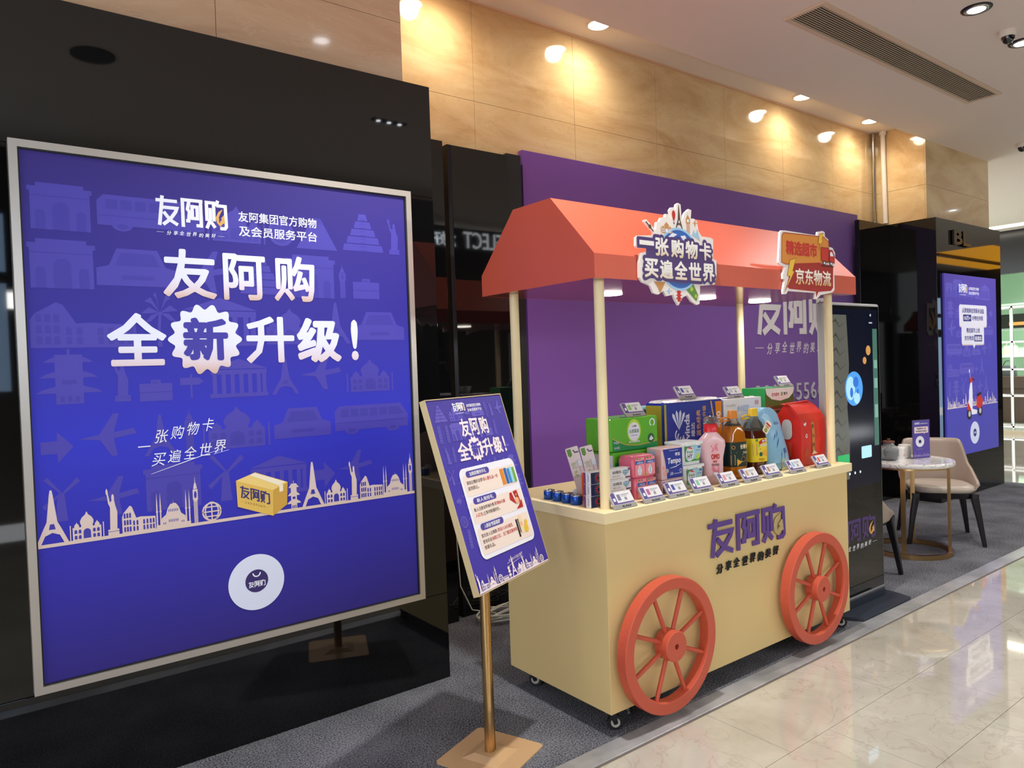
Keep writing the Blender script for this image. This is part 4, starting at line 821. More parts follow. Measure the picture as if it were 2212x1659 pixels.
# orange and blue pouch
def pouch(): 
    q = MB(); q.m(M_('pouch_orange', 'e0561c', .25)); S = []
    for i in range(12):
        z = i / 11; S.append((0, 0, z * .135, .030 + .008 * z, .004 + .018 * math.sin(PI * min(1, z * .8 + .15)), 3))
    q.loft(S, 28); q.F(frame((0, -.0225, 0))).m(M_('pouch_blue', '2a8fd8', .3)).poly([(-.02, .115), (.022, .12), (.016, .05), (.006, .03), (-.004, .062)], 0).m(PW).stroke([(-.022, .117), (.004, .03), (.02, .05)], .002, .0004)
    return q
pouch().build('snack_pouch', label='crinkled orange pouch with blue star print between the tins and the toothpaste', cat='pouch', loc=(.085, .175, CT), rz=-.2)
q = MB(); q.m(M_('sachet', 'e9e9f2', .3)).loft([(0, 0, 0, .028, .02, 3), (0, 0, .03, .026, .016, 3), (0, 0, .046, .012, .004, 2)], 20).m(M_('sachet_blue', '2b6fd0')).F(frame((0, -.021, 0))).disc(-.004, .03, .008, 0, 14).m(RED).disc(.012, .034, .004, .0004, 12)
q.build('snack_sachet', label='small white and blue sachet lying behind the nearest tin', cat='sachet', loc=(.118, .30, CT), rz=.2)
# green tissue packs
def green_pack(low):
    L, D, Hh = .31, .16, .148 if not low else .196
    q = MB(); q.m(M_('pack_green', '63b82e', .25)).box((0, 0, .0005), (L, D, Hh), .007)
    q.F(frame((0, 0, 0))); w_ = .0007
    if not low:
        q.m(M_('pack_emerald', '0f8f4f', .3)).poly([(.012, .003), (.303, .003), (.303, .03), (.25, .022), (.17, .018), (.1, .024), (.04, .045), (.012, .06)], w_)
        q.m(GOLD).stroke([(.008, .063), (.04, .048), (.1, .027), (.17, .021), (.25, .025), (.303, .033)], .003, w_ + .0003)
        q.m(M_('lime_ring', 'b8dc3c', .4)).disc(.15, .088, .045, w_, 40, .052).m(PW).disc(.15, .084, .038, w_ + .0004, 40, .042)
        q.m(M_('green_ink', '2f6a34')).text('云感柔肤', .118, .077, .064, .018, w_ + .0008, .008).rect(.128, .066, .172, .068, w_ + .0008).m(RED).text('心', .136, .104, .01, .009, w_ + .0008, .03).m(INK).text('相印', .148, .104, .018, .009, w_ + .0008, .02)
        q.m(PW).text('M码', .02, .035, .032, .013, w_ + .0005, .0).text('300张', .02, .012, .036, .012, w_ + .0005, .0).text('超大柔随抽', .115, .034, .07, .009, w_ + .0006, .01)
        q.ring(.272, .118, .013, .019, w_, 24, a0=-1.2, a1=4.3).m(M_('dark_green', '1e5a3a')).disc(.262, .046, .021, w_ + .0006, 28).m(PW).poly([(.247, .04), (.262, .058), (.278, .042), (.262, .034)], w_ + .001)
    else:
        q.m(MATS['pack_emerald'] if 'pack_emerald' in MATS else GRN).rect(.005, .12, .3, .15, w_).m(PW).rect(.03, .15, .1, .165, w_)
        q.F(frame((0, D, 0), '-x')).m(WP).rect(.006, .006, D - .006, Hh - .012, w_).m(M_('fold_grey', 'c9c6cc', .4)).stroke([(.01, .1), (.07, .12), (D - .01, .09)], .002, w_ + .0004).m(MATS['pack_green']).rect(.02, .01, .06, .03, w_ + .0004)
    return q
green_pack(False).build('tissue_pack', label='bright green tissue pack with round white emblem, stacked on top of the other green pack', cat='tissue pack', loc=(.255, .215, CT + .1966))
green_pack(True).build('tissue_pack', label='green tissue pack with white side, at the bottom under the bright green one', cat='tissue pack', loc=(.262, .205, CT))
# pink packs
def pink():
    L, D, Hh = .142, .10, .0935
    q = MB(); PKM = M_('pack_pink', 'e8708c', .28); q.m(PKM).loft([(L / 2, D / 2, .0005, L * .48, D * .48, 6), (L / 2, D / 2, .02, L * .5, D * .5, 7), (L / 2, D / 2, Hh * .8, L * .5, D * .49, 7), (L / 2, D / 2, Hh - .003, L * .47, D * .44, 5), (L / 2, D / 2, Hh, L * .4, D * .36, 4)], 40)
    q.F(frame((0, -.0008, 0)))
    for k in (0, 1):
        u = .010 + k * .064
        q.m(M_('pink_light', 'f0929c', .35)).rect(u, .008, u + .057, .086, .0002).m(M_('banner_blue', '2f5fae')).poly([(u + .002, .056), (u + .055, .058), (u + .055, .074), (u + .028, .07), (u + .002, .073)], .0006).m(PW).text('护垫日用', u + .012, .059, .034, .008, .001, .015)
        q.poly([(u + .02, .012), (u + .034, .01), (u + .04, .03), (u + .03, .05), (u + .024, .05), (u + .014, .03)], .0007).m(MATS['gem_blue']).stroke([(u + .027, .016), (u + .028, .044)], .003, .001)
        q.m(GRN).disc(u + .008, .082, .004, .0007, 12).disc(u + .03, .082, .004, .0007, 12).m(RED).disc(u + .016, .082, .003, .0009, 12)
    q.m(GOLD).ring(.071, .012, .006, .010, .0012, 20)
    return q
o = pink().build('pad_pack', label='pink sanitary pad pack with blue banners, upper one of two', cat='pad pack', group='pink pad packs', loc=(.268, .095, CT + .0945), rz=-.03)
o2 = o.copy(); COL.objects.link(o2); o2.location = (.275, .09, CT); o2.rotation_euler = (0, 0, .03); o2['label'] = 'pink sanitary pad pack with blue banners, lower one of two behind the second price tag'
# blue handkerchief packs
def hanky(Hh, low):
    L, D = .14, .088
    q = MB(); q.m(M_('pack_blossom', 'e6c4c8', .3)).box((0, 0, .0005), (L, D, Hh), .004)
    q.F(frame((0, 0, 0))); w_ = .0007
    if low:
        q.m(M_('royal', '1c2f9c', .25)).rect(.003, .004, .137, .052, w_).m(WP).rect(.02, .026, .08, .05, w_ + .0004).m(MATS['plum']).rect(.024, .03, .074, .034, w_ + .0008)
    else:
        q.m(M_('royal', '1c2f9c', .25)).poly([(.010, .137), (.137, .137), (.137, .004), (.034, .004), (.03, .04), (.024, .08)], w_)
        q.m(PW).text('Tempo', .036, .062, .088, .034, w_ + .0005, .03, shear=.12, ).stroke([(.05, .05), (.09, .054), (.13, .066)], [.001, .004, .001], w_ + .0005).text('得宝', .088, .103, .034, .015, w_ + .0005, .02).rect(.05, .128, .11, .1295, w_ + .0005).text('Silk', .052, .018, .022, .014, w_ + .0005, .0, shear=.3).rect(.08, .022, .13, .024, w_ + .0005).ring(.124, .034, .006, .008, w_ + .0005, 16)
        q.m(M_('blossom', 'f0a8a4', .4)).disc(.022, .03, .012, w_ + .0003, 16).disc(.012, .055, .009, w_ + .0003, 16).m(M_('seal_grey', 'b8a89c', .3)).disc(.034, .04, .010, w_ + .0009, 20)
        q.F(frame((0, D, 0), '-x')).m(M_('side_blue', 'b9cbe6', .3)).rect(.006, .07, .05, .13, w_).m(MATS['blossom']).rect(.006, .006, .05, .068, w_).m(MATS['pack_blossom']).rect(.056, .006, .08, .13, w_).m(MATS['seal_grey']).rect(.056, .03, .074, .06, w_ + .0004).m(MATS['side_blue']).stroke([(.053, .004), (.053, .136)], .002, w_ + .0006)
    return q
hanky(.142, False).build('handkerchief_pack', label='royal blue handkerchief tissue pack with white script, upper one', cat='tissue pack', loc=(.452, .098, CT + .0622), rz=-.02)
hanky(.061, True).build('handkerchief_pack', label='low blue and white tissue pack underneath the royal blue one', cat='tissue pack', loc=(.455, .10, CT), rz=.02)
# detergent pod tubs
TUBM = M_('tub_clear', 'e3e9ec', .15, spec=.7)
def tub():
    L, D, Hh = .150, .105, .108
    t = thing('pod_tub', '', 'tub', (0, 0, 0), 0, 'stacked detergent pod tubs')
    q = MB(); q.m(TUBM).loft([(L / 2, D / 2, .0005, L * .42, D * .42, 7), (L / 2, D / 2, .004, L * .44, D * .44, 7), (L / 2, D / 2, Hh - .014, L * .485, D * .48, 8)], 48)
    fr = lambda u, v, w=0: Vector((u, .0052 - v * .045 - w, v)); q.F(fr)
    q.m(M_('label_green', '3a9a4c', .35)).poly([(.030, .016), (.128, .016), (.138, .088), (.022, .088)], .0008).m(M_('label_sky', 'a8d4e6', .35)).poly([(.06, .022), (.13, .03), (.137, .087), (.05, .087)], .0012)
    q.m(PW).disc(.058, .052, .029, .0017, 36, .034).m(M_('mid_green', '2f8f3c', .4)).text('fresh', .036, .055, .044, .014, .0022, .015).m(INK).text('HY', .042, .030, .034, .021, .0022, .02)
    q.m(M_('orange_red', 'e2502a', .4)).poly([(.044, .078), (.076, .072), (.072, .079), (.05, .085)], .0022).m(MATS['banner_blue']).poly([(.042, .083), (.07, .084), (.058, .09)], .0022)
    q.m(MATS['lime_ring']).poly([(.1, .022), (.122, .026), (.126, .05), (.106, .046)], .0022).m(MATS['banner_blue']).text('洗衣凝珠', .098, .062, .03, .007, .0022, .0).rect(.112, .076, .132, .084, .0022)
    q.build('body', t)
    q = MB(); q.m(M_('tub_lid', 'eef2f4', .2)).box((0, -.001, Hh - .015), (L, D + .001, Hh - .0005), .003); q.box((.03, -.006, Hh - .019), (.06, .002, Hh - .004), .002).box((.095, -.006, Hh - .019), (.125, .002, Hh - .004), .002); q.build('lid', t)
    return t
t1 = tub(); t1.location = (.612, .108, CT); t1['label'] = 'translucent detergent pod tub with green label, bottom one of two'
dup(t1, (.606, .112, CT + .108), -.03, 'translucent detergent pod tub with green label, stacked on the other')
# pink detergent bottle
t = thing('detergent_bottle', 'pale pink detergent bottle with red cap and rose label', 'bottle', (.853, .135, CT), -.42)
q = MB(); q.m(M_('bottle_pink', 'efc3cc', .25, spec=.6)).loft([(0, 0, 0, .050, .032, 3), (0, 0, .006, .056, .036, 3), (0, 0, .06, .052, .036, 3), (0, 0, .12, .054, .036, 3), (0, 0, .18, .068, .037, 3), (0, 0, .205, .066, .036, 3), (0, 0, .228, .044, .032, 2.4), (0, 0, .246, .028, .026, 2), (0, 0, .25, .026, .025, 2)], 48); q.build('body', t)
q = MB(); q.F(lambda u, v, w=0: Vector((u, -.0372 + 5 * u * u - w + (.0006 if v < .12 else 0), v))); q.m(M_('label_rose', 'f0b4bc', .35))
for i in range(8):
    a, c = -.044 + i * .011, -.044 + (i + 1) * .011; q.rect(a, .04, c, .195, .0003)
q.m(M_('rose', 'e8879c', .4)).disc(.012, .175, .017, .0008, 20).disc(-.018, .165, .013, .0008, 20).disc(.0, .075, .02, .0008, 20).disc(.022, .06, .014, .0008, 20).m(RED).text('OMO', -.022, .118, .046, .026, .0014, .05).text('奥妙', -.012, .102, .02, .011, .0014, .02).m(INK).text('精油香氛', -.02, .086, .042, .012, .0014, .0).m(RED).rect(-.036, .042, .036, .058, .0016).m(PW).rect(-.012, .044, .01, .056, .002).m(SAND).stroke([(-.03, .165), (-.018, .185)], .006, .0016)
q.build('label', t)
q = MB(); q.m(M_('cap_red', 'd8212a', .3)).loft([(0, 0, .248, .034, .03, 2), (0, 0, .285, .032, .028, 2), (0, 0, .288, .028, .025, 2)], 36).loft([(0, 0, .287, .017, .016, 2), (0, 0, .298, .015, .014, 2), (.006, 0, .308, .006, .006, 2)], 24); q.build('cap', t)
q = MB(); q.m(M_('clear_cap', 'f2eff2', .05, trans=.9, ior=1.3)).loft([(0, 0, .2885, .033, .03, 2), (0, 0, .304, .036, .032, 2), (0, 0, .318, .030, .026, 2), (0, 0, .324, .012, .012, 2)], 32); q.build('cover', t)
# oil bottles
def oil(loc, rz, liquid, capc, lb, which):
    t = thing('oil_bottle', lb, 'bottle', loc, rz)
    pr = [(0, 0, 0, .045, .040, 4), (0, 0, .006, .053, .047, 4), (0, 0, .03, .055, .049, 4), (0, 0, .05, .052, .046, 4), (0, 0, .06, .056, .050, 4), (0, 0, .185, .056, .050, 4), (0, 0, .195, .053, .047, 4), (0, 0, .225, .053, .047, 3.4), (0, 0, .262, .040, .038, 2.6), (0, 0, .285, .024, .024, 2), (0, 0, .30, .021, .021, 2)]
    q = MB(); q.m(M_(liquid[0], liquid[1], .08, spec=.8, trans=.25, ior=1.45)).loft(pr[:8] + ([pr[8]] if which == 1 else []), 48)
    q.build('oil_fill', t)
    q = MB(); q.m(M_('clear_plastic', 'f3ead8', .04, trans=.92, ior=1.2)).loft([(a, b_, z, c * 1.02, d_ * 1.02, e_) for a, b_, z, c, d_, e_ in (pr[8 if which == 1 else 7:])], 48); q.build('shoulder', t)
    q = MB(); q.m(M_(capc[0], capc[1], .35)).loft([(0, 0, .298, .027, .027, 2), (0, 0, .304, .024, .024, 2), (0, 0, .334, .023, .023, 2), (0, 0, .337, .019, .019, 2)], 28)
    q.build('cap', t)
    q = MB(); q.m(MATS[capc[0]]).tube([(-.02, 0, .30), (-.05, -.008, .306), (-.085, -.015, .30), (-.088, -.015, .288), (-.055, -.008, .288), (-.02, 0, .29)], .0045, 8); q.build('handle', t)
    q = MB(); cv = lambda u, v, w=0: Vector((u, -.0509 * (1 - min(1, abs(u) / .0569) ** 4) ** .25 - w, v)); q.F(cv)
    def strip(u0, u1, v0, v1, w_, n=8):
        for i in range(n): q.rect(u0 + (u1 - u0) * i / n, v0, u0 + (u1 - u0) * (i + 1) / n, v1, w_)
    if which == 1:
        q.m(M_('label_dark', '1c2f28', .3)).loft([(0, 0, .062, .0568, .0508, 4), (0, 0, .183, .0568, .0508, 4)], 48, False); q.m(M_('corn_yellow', 'f0b428', .4)).poly([(-.02, .066), (.052, .066), (.052, .11), (.03, .095), (.004, .088), (-.02, .1)], .0012).m(MATS['dark_green']).stroke([(-.02, .104), (.004, .092), (.03, .1), (.052, .114)], .006, .0014)
        q.m(M_('cream_text', 'f0e2b8', .4)).text('长寿花', -.0, .148, .052, .024, .0014, .04).text('玉米油', .016, .125, .034, .012, .0014, .02).rect(.012, .118, .05, .12, .0014).m(INK).disc(.018, .098, .014, .0016, 24).m(GOLD).ring(.018, .098, .0115, .013, .002, 24)
        q.ring(-.038, .158, .007, .009, .0012, 16).rect(-.05, .132, -.02, .1335, .0012).rect(-.05, .072, -.03, .12, .0011).m(MATS['label_dark']).rect(-.047, .075, -.033, .117, .0015)
    else:
        q.m(M_('label_yellow', 'efd923', .35)).loft([(0, 0, .066, .0568, .0508, 4), (0, 0, .186, .0568, .0508, 4)], 48, False); q.m(RED).poly([(-.016, .166), (.0, .178), (.02, .183), (.05, .178), (.052, .158), (.03, .164), (.01, .162), (-.006, .154)], .0012).m(PW).text('鲁花', .006, .166, .034, .013, .0016, .03)
        q.m(GRN).rect(-.014, .142, .052, .158, .0011).m(PW).text('低芥酸特香菜籽油', -.012, .144, .06, .012, .0015, .01).rect(-.014, .094, .052, .14, .0011).m(MATS['dark_green']).disc(-.002, .105, .011, .0016, 20).m(MATS['corn_yellow']).disc(.02, .108, .012, .0016, 16).disc(.034, .115, .012, .0016, 16).disc(.036, .1, .009, .0016, 16).m(RED).text('中国味', -.016, .072, .036, .013, .0014, .0).rect(-.012, .13, .048, .133, .0016).m(GRN).disc(-.026, .177, .008, .0012, 16).m(SAND).rect(-.048, .1, -.024, .16, .001)
    q.build('label', t)
    if which == 2:
        q = MB(); q.F(frame((.045, -.05, .24), ((.8, .1, -.6), (.55, 0, .8), (0, -1, 0)))).m(M_('hangtag', 'f0e4d8', .5)).prism(rrect(.022, .034, .01), 0, .001).m(RED).rect(-.018, .01, .018, .02, .0014).m(M_('oliveg', '9a9a3c')).disc(0, -.018, .012, .0014, 18).m(SAND).rect(-.014, -.004, .014, .006, .0014); q.build('hang_tag', t)
oil((1.045, .15, CT), -.25, ('oil_amber', 'c9761a'), ('cap_orange', 'd8862c'), 'amber cooking oil bottle with dark label and orange cap', 1)
oil((1.225, .155, CT), -.22, ('oil_brown', '5a2412'), ('cap_yellow', 'e9c22a'), 'dark brown cooking oil bottle with yellow label and yellow cap', 2)
# rice bags
t = thing('rice_bag', 'soft pale blue rice bag slumped with a tied top', 'rice bag', (1.43, .175, CT), .05)
q = MB(); S = []
for i in range(22):
    z = i / 21; zz = z * .325
    w_ = .106 * (1 - .16 * z ** 3) * (.96 + .04 * math.sin(z * 9)) * (1 if z < .86 else math.sqrt(max(.02, 1 - ((z - .86) / .15) ** 2))); d_ = .062 * (1 - .55 * z ** 2)
    S.append((-.055 * z ** 1.5, .02 * z, zz, w_, d_, 2.6))
q.m(M_('bag_blue', '8fc3e6', .22, bump=(22, .5))).loft([(S[0][0], S[0][1], 0, .08, .045, 2.6)] + [(a, b_, z + .006, c, d, e_) for a, b_, z, c, d, e_ in S], 44)
fb = lambda u, v, w=0: Vector((u - .055 * (v / .325) ** 1.5, -.0625 * (1 - .55 * (v / .325) ** 2) * (1 - min(.98, abs(u) / .1) ** 2.6) ** .385 + .02 * v / .325 - w - .0012, v)); q.F(fb).m(M_('bag_ink', '3f62a8', .4))
for i, (u, v, a) in enumerate(((-.04, .12, .9), (-.03, .14, .7), (-.05, .16, .8), (-.02, .17, 1), (.01, .05, 1.2), (-.02, .06, 1))): q.stroke([(u, v), (u + .03 * math.cos(a), v + .03 * math.sin(a)), (u + .035 * math.cos(a), v + .05 * math.sin(a))], [.001, .005, .001], .001)
q.disc(.03, .1, .014, .001, 14).text('泰国大米', -.005, .24, .05, .016, .001, .0, shear=-.3).text('大', .045, .20, .018, .02, .001).text('米', .05, .172, .018, .02, .001).m(M_('bag_yellow', 'e6dca0', .3)).disc(.0, .035, .026, .0008, 24).m(MATS['bag_blue']).disc(.0, .035, .02, .0012, 24).m(GOLD).ring(.0, .035, .013, .015, .0016, 20).m(MATS['bag_yellow']).rect(-.03, .002, .05, .012, .0008)
q.build('body', t)
t = thing('rice_bag', 'upright bright red rice bag with folded top and gold script band', 'rice bag', (1.57, .10, CT), .0)
RB = M_('bag_red', 'd6281a', .3, bump=(14, .15)); q = MB(); q.m(RB); L, D = .235, .15
def slabring(z, x0, x1, y0, y1): return [(x0, y0, z), (x1, y0, z), (x1, y1, z), (x0, y1, z)]
R_ = [slabring(0, .006, L - .006, .006, D - .006), slabring(.01, 0, L, 0, D), slabring(.13, -.006, L + .004, -.008, D + .005), slabring(.25, -.002, L + .002, -.003, D), slabring(.285, -.004, L - .004, .012, D - .02), slabring(.322, -.006, L - .012, .045, D - .05), slabring(.345, -.018, L - .03, .07, D - .07)]
q.smooth = False; q.add([p for r in R_ for p in r], [(3, 2, 1, 0)] + [(k * 4 + j, k * 4 + (j + 1) % 4, (k + 1) * 4 + (j + 1) % 4, (k + 1) * 4 + j) for k in range(6) for j in range(4)] + [(24, 25, 26, 27)])
q.add([(-.05, .062, .340), (L - .045, .062, .350), (L - .04, .085, .350), (-.05, .085, .342), (-.05, .062, .336), (L - .045, .062, .346), (L - .04, .085, .346), (-.05, .085, .338)], [(0, 1, 2, 3), (7, 6, 5, 4), (0, 4, 5, 1), (1, 5, 6, 2), (2, 6, 7, 3), (3, 7, 4, 0)])
fb = lambda u, v, w=0: Vector((u, (-.008 * math.sin(min(1, v / .26) * PI)) - w - .0012 + max(0, v - .25) * .66, v)); q.F(fb).m(M_('band_gold', 'b8863c', .4))
for i in range(10): q.rect(.098, .085 + i * .0205, .122, .085 + (i + 1) * .0205, 0)
q.disc(.11, .085, .012, 0, 20).disc(.11, .289, .012, 0, 20).m(INK)
for i, c in enumerate('五常大米'): q.text(c, .1015, .252 - i * .05, .017, .022, .0008, .012)
q.m(M_('faint_gold', 'c4442c', .4))
for i, c in enumerate('十月稻田'): q.text(c, .14, .24 - i * .032, .016, .02, .0006, .0)
q.m(PW).disc(.035, .245, .016, .0004, 24, .026).disc(.042, .165, .011, .0004, 20).m(MATS['dark_green']).rect(.026, .243, .044, .246, .0008).m(RED).disc(.042, .166, .006, .0008, 14).m(M_('grain_hill', 'e8cfa8', .5)).poly([(.09, .06), (.115, .082), (.15, .062)], .0006)
q.m(M_('ear_gold', 'b87a34', .4))
for i in range(7): q.stroke([(.02 + .006 * i, .055), (.03 + .004 * i, .09 + .008 * (i % 3))], .0015, .0005)
q.F(lambda u, v, w=0: Vector((-.0072 - w, D - u, v))).m(M_('window_film', 'c8c4c4', .15)).poly([(.05 + a * .8 + .025, .20 + c) for a, c in rrect(.038, .055, .034)], .002).m(MATS['faint_gold']).rect(.03, .05, .1, .13, .001).m(PW).rect(.1, .012, .14, .04, .0014).m(INK)
for i in range(8): q.rect(.103 + i * .0045, .015, .1048 + i * .0045, .036, .0018)
q.build('body', t)
# large tissue pack
t = thing('tissue_pack', 'large royal blue toilet tissue pack with silver shell mark and orange end', 'tissue pack', (.662, .262, CT))
L, D, Hh = .46, .12, .395; q = MB(); q.m(M_('royal_deep', '1a2f94', .35)).box((0, 0, .0005), (L, D, Hh), .014)
q.F(frame((0, 0, 0))); w_ = .0008
q.m(MATS['royal_deep']); q.m(M_('olive_gold', 'a89a3a', .25)).rect(.004, .16, .02, .385, w_).m(M_('amber_end', 'ea8a1c', .25)).poly([(.395, .38), (.446, .38), (.446, .08), (.41, .08), (.402, .28)], w_).m(GOLD).stroke([(.36, .385), (.372, .33), (.39, .27), (.398, .2)], .01, w_ + .0004)
q.m(M_('shell_silver', 'cdd2e6', .3))
for k in range(4): a = 1.05 + k * .36; q.poly([(.11, .255), (.11 + .075 * math.cos(a - .12), .255 + .085 * math.sin(a - .12)), (.11 + .09 * math.cos(a), .255 + .1 * math.sin(a)), (.11 + .075 * math.cos(a + .12), .255 + .085 * math.sin(a + .12))], w_)
for k in range(3): q.ring(.112 + .01 * k, .23 - .012 * k, .026 - .006 * k, .034 - .006 * k, w_ + .0003 * k, 24, a0=2.2, a1=6.2)
rot = lambda u, v, w=0: frame((0, 0, 0))(.19 - v, .205 + u, w); q.F(rot); q.text('vinda', 0, 0, .125, .04, w_, .03).text('维达', .01, -.04, .07, .03, w_, .025)
q.m(GOLD).text('蓝色经典', .01, -.085, .13, .032, w_, .01).text('更超韧大升级', -.01, -.13, .17, .028, w_, .01).m(M_('dim_blue', '4a6cc4', .4)).rect(0, -.165, .13, -.16, w_).rect(0, -.178, .1, -.173, w_).m(PW).text('400', .04, -.247, .085, .034, w_ + .0008, .03)
q.F(frame((0, D, 0), '-x')).m(MATS['olive_gold']).rect(.01, .05, D - .012, .38, w_).m(M_('gold_foil', 'c8963c', .2)).poly([(.01, .05), (D - .012, .05), (D - .012, .2), (.05, .13)], w_ + .0004).m(PW).disc(.05, .3, .018, w_ + .0004, 16)
q.build('body', t)
q = MB(); q.m(M_('film_wrap', 'd8d4dc', .15, spec=.8, bump=(40, .8))).loft([(L / 2, D / 2, Hh - .004, L * .49, D * .48, 8), (L / 2, D / 2, Hh + .006, L * .47, D * .42, 6), (L / 2, D / 2, Hh + .009, L * .4, D * .3, 5)], 40); q.build('film_top', t)
q = MB(); q.m(M_('teal_check', '8fc4cc', .3)).box((0, 0, 0), (.2, .09, .37), .012); q.F(frame((0, .09, 0), '-x')).m(PW)
for i in range(5):
    for j in range(18): q.rect(.01 + i * .015, .01 + j * .0195, .018 + i * .015, .02 + j * .0195, .0007)
q.build('tissue_pack', label='pale teal checked pack mostly hidden behind the large blue tissue pack', cat='tissue pack', loc=(.665, .42, CT))
# milk cartons
q = MB(); L, D, Hh = .33, .16, .385; q.m(WP).box((0, 0, .0005), (L, D, Hh), .002).F(frame((0, 0, 0)))
q.m(M_('sky_ink', '2f7fc4', .4)).text('小小酸豆', .115, .315, .10, .032, .001, .05).m(PW).text('小小酸豆', .117, .317, .096, .028, .0014, .015).m(M_('red_soft', 'c8605a', .4)).text('德亚', .27, .345, .036, .024, .001, .0).m(M_('grey_ink', 'b4b2b8', .4)).text('HomeMilk', .02, .345, .08, .012, .001, .0).m(MATS['sky_ink']).poly([(.08, .17), (.14, .24), (.17, .2), (.2, .23), (.2, .12), (.08, .12)], .001).m(RED).poly([(.1, .2), (.13, .24), (.14, .2)], .0013)
q.build('milk_carton', label='white drink carton box with blue lettering behind the oil bottles', cat='carton', loc=(1.128, .262, CT))
q = MB(); L, D, Hh = .285, .15, .425; q.m(M_('carton_green', '2f9a52', .3)).box((0, 0, .0005), (L, D, Hh), .002).F(frame((0, 0, 0)))
q.m(M_('field_green', '4f6a24', .4)).rect(.002, .002, L - .002, .40, .0006).m(M_('field_brown', '7a5a2a', .4)).poly([(.002, .34), (.1, .31), (.283, .36), (.283, .345), (.1, .295), (.002, .32)], .001).m(M_('carton_white', 'ece6e0', .4)).poly([(.002, .423), (.283, .423), (.275, .39), (.23, .362), (.145, .35), (.06, .362), (.012, .39)], .0014)
q.m(M_('red_soft', 'c8605a', .4)).text('京东超市', .06, .378, .075, .02, .002, .02).m(GRN).text('欣', .15, .378, .02, .022, .002, .03).m(INK).text('牧牛', .178, .38, .04, .018, .002, .02).m(MATS['carton_white']).disc(.16, .2, .1, .0012, 40, .09).m(MATS['red_soft']).text('纯牛奶', .1, .215, .12, .045, .002, .02).m(INK).text('安牧', .14, .16, .05, .03, .002, .02).m(PW).rect(.07, .30, .2, .303, .0016)
q.F(frame((0, D, 0), '-x')).m(WP).rect(.05, .36, .08, .385, .001).m(MATS['mid_green']).rect(.056, .365, .074, .38, .0014)
q.build('milk_carton', label='green and white milk carton box standing right of the white one', cat='carton', loc=(1.53, .285, CT))
# price displays
def tag(loc, rz, lb, c):
    t = thing('price_display', lb, 'price display', loc, rz, 'electronic price displays')
    q = MB(); q.m(M_('tag_metal', 'b9b8ba', .3, metal=.6)); P = [(-.0, .0), (.005, 0), (.045, .059), (.040, .060)]
    q.add([(x, a, z) for x in (0, .128) for a, z in P], [(0, 1, 2, 3), (7, 6, 5, 4), (0, 4, 5, 1), (1, 5, 6, 2), (2, 6, 7, 3), (3, 7, 4, 0)])
    q.m(MATS['tag_metal']).box((.004, .0, 0), (.124, .05, .003)).box((.05, .044, .002), (.08, .047, .055)); q.build('holder', t)
    th = math.atan2(.040, .060); fr = frame((0, -.0005, 0), ((1, 0, 0), (0, math.sin(th), math.cos(th)), (0, -math.cos(th), math.sin(th))))
    q = MB(); q.F(fr).m(M_('tag_face', 'd9d8dc', .35)).prism(R4(.003, .018, .125, .074), 0, .003).m(M_('tag_purple', '5a4a88', .4)).rect(.005, .02, .029, .072, .0034).rect(.029, .02, .123, .026, .0034).m(M_('tag_white', 'e6e6ea', .4)).rect(.011, .034, .023, .048, .0038)
    q.m(M_('tag_' + c, c, .5)).rect(.038, .036, .056, .062, .0034).m(M_('tag_grey', '8a8890', .5)).rect(.062, .058, .11, .061, .0034).rect(.062, .052, .095, .054, .0034).rect(.076, .034, .09, .047, .0034).m(PW).rect(.034, .066, .05, .068, .0038)
    q.build('screen', t)
    q = MB(); q.F(fr).m(MATS['tag_metal']).prism(R4(0, 0, .128, .017), 0, .004).m(INK)
    for k, (a, b_) in enumerate(((.045, .006), (.053, .004), (.059, .006), (.067, .005), (.074, .007), (.083, .004), (.088, .005))): q.rect(a, .005, a + b_, .013 - .002 * (k % 3), .0044)
    q.build('rail', t)
TX = [.055, .232, .388, .555, .752, .928, 1.103, 1.318, 1.565]
LB = ['leftmost at the counter edge, before the toothpaste', 'at the counter edge before the pink packs', 'at the counter edge before the royal blue tissue pack', 'at the counter edge before the pod tubs', 'at the counter edge between the pink bottle and amber oil', 'at the counter edge before the amber oil bottle', 'at the counter edge before the brown oil bottle', 'at the counter edge before the pale blue rice bag', 'rightmost at the counter edge, before the red rice bag']
TC = ['6a7088', 'b05a88', '3a4a98', '7ab89a', 'c88a9a', 'b89a7a', 'a87a5a', '8ab0d0', 'c85a4a']
for x, lb, c in zip(TX, LB, TC): tag((x + .004, -.004 + .006, CT), .02 * math.sin(x * 9), 'tilted white price display, ' + lb, c)
for (x, y, z), lb, c in (((.375, .23, CT + .1966 + .1482), 'on top of the bright green tissue pack', '7ab84a'), ((.80, .275, CT + .404), 'on top of the large blue tissue pack', '3a4a98'), ((1.195, .275, CT + .3852), 'on top of the white drink carton', 'a8b0c0'), ((1.70, .30, CT + .4252), 'on top of the green milk carton', '8aa87a')):
    tag((x, y, z), 0, 'tilted white price display standing ' + lb, c)
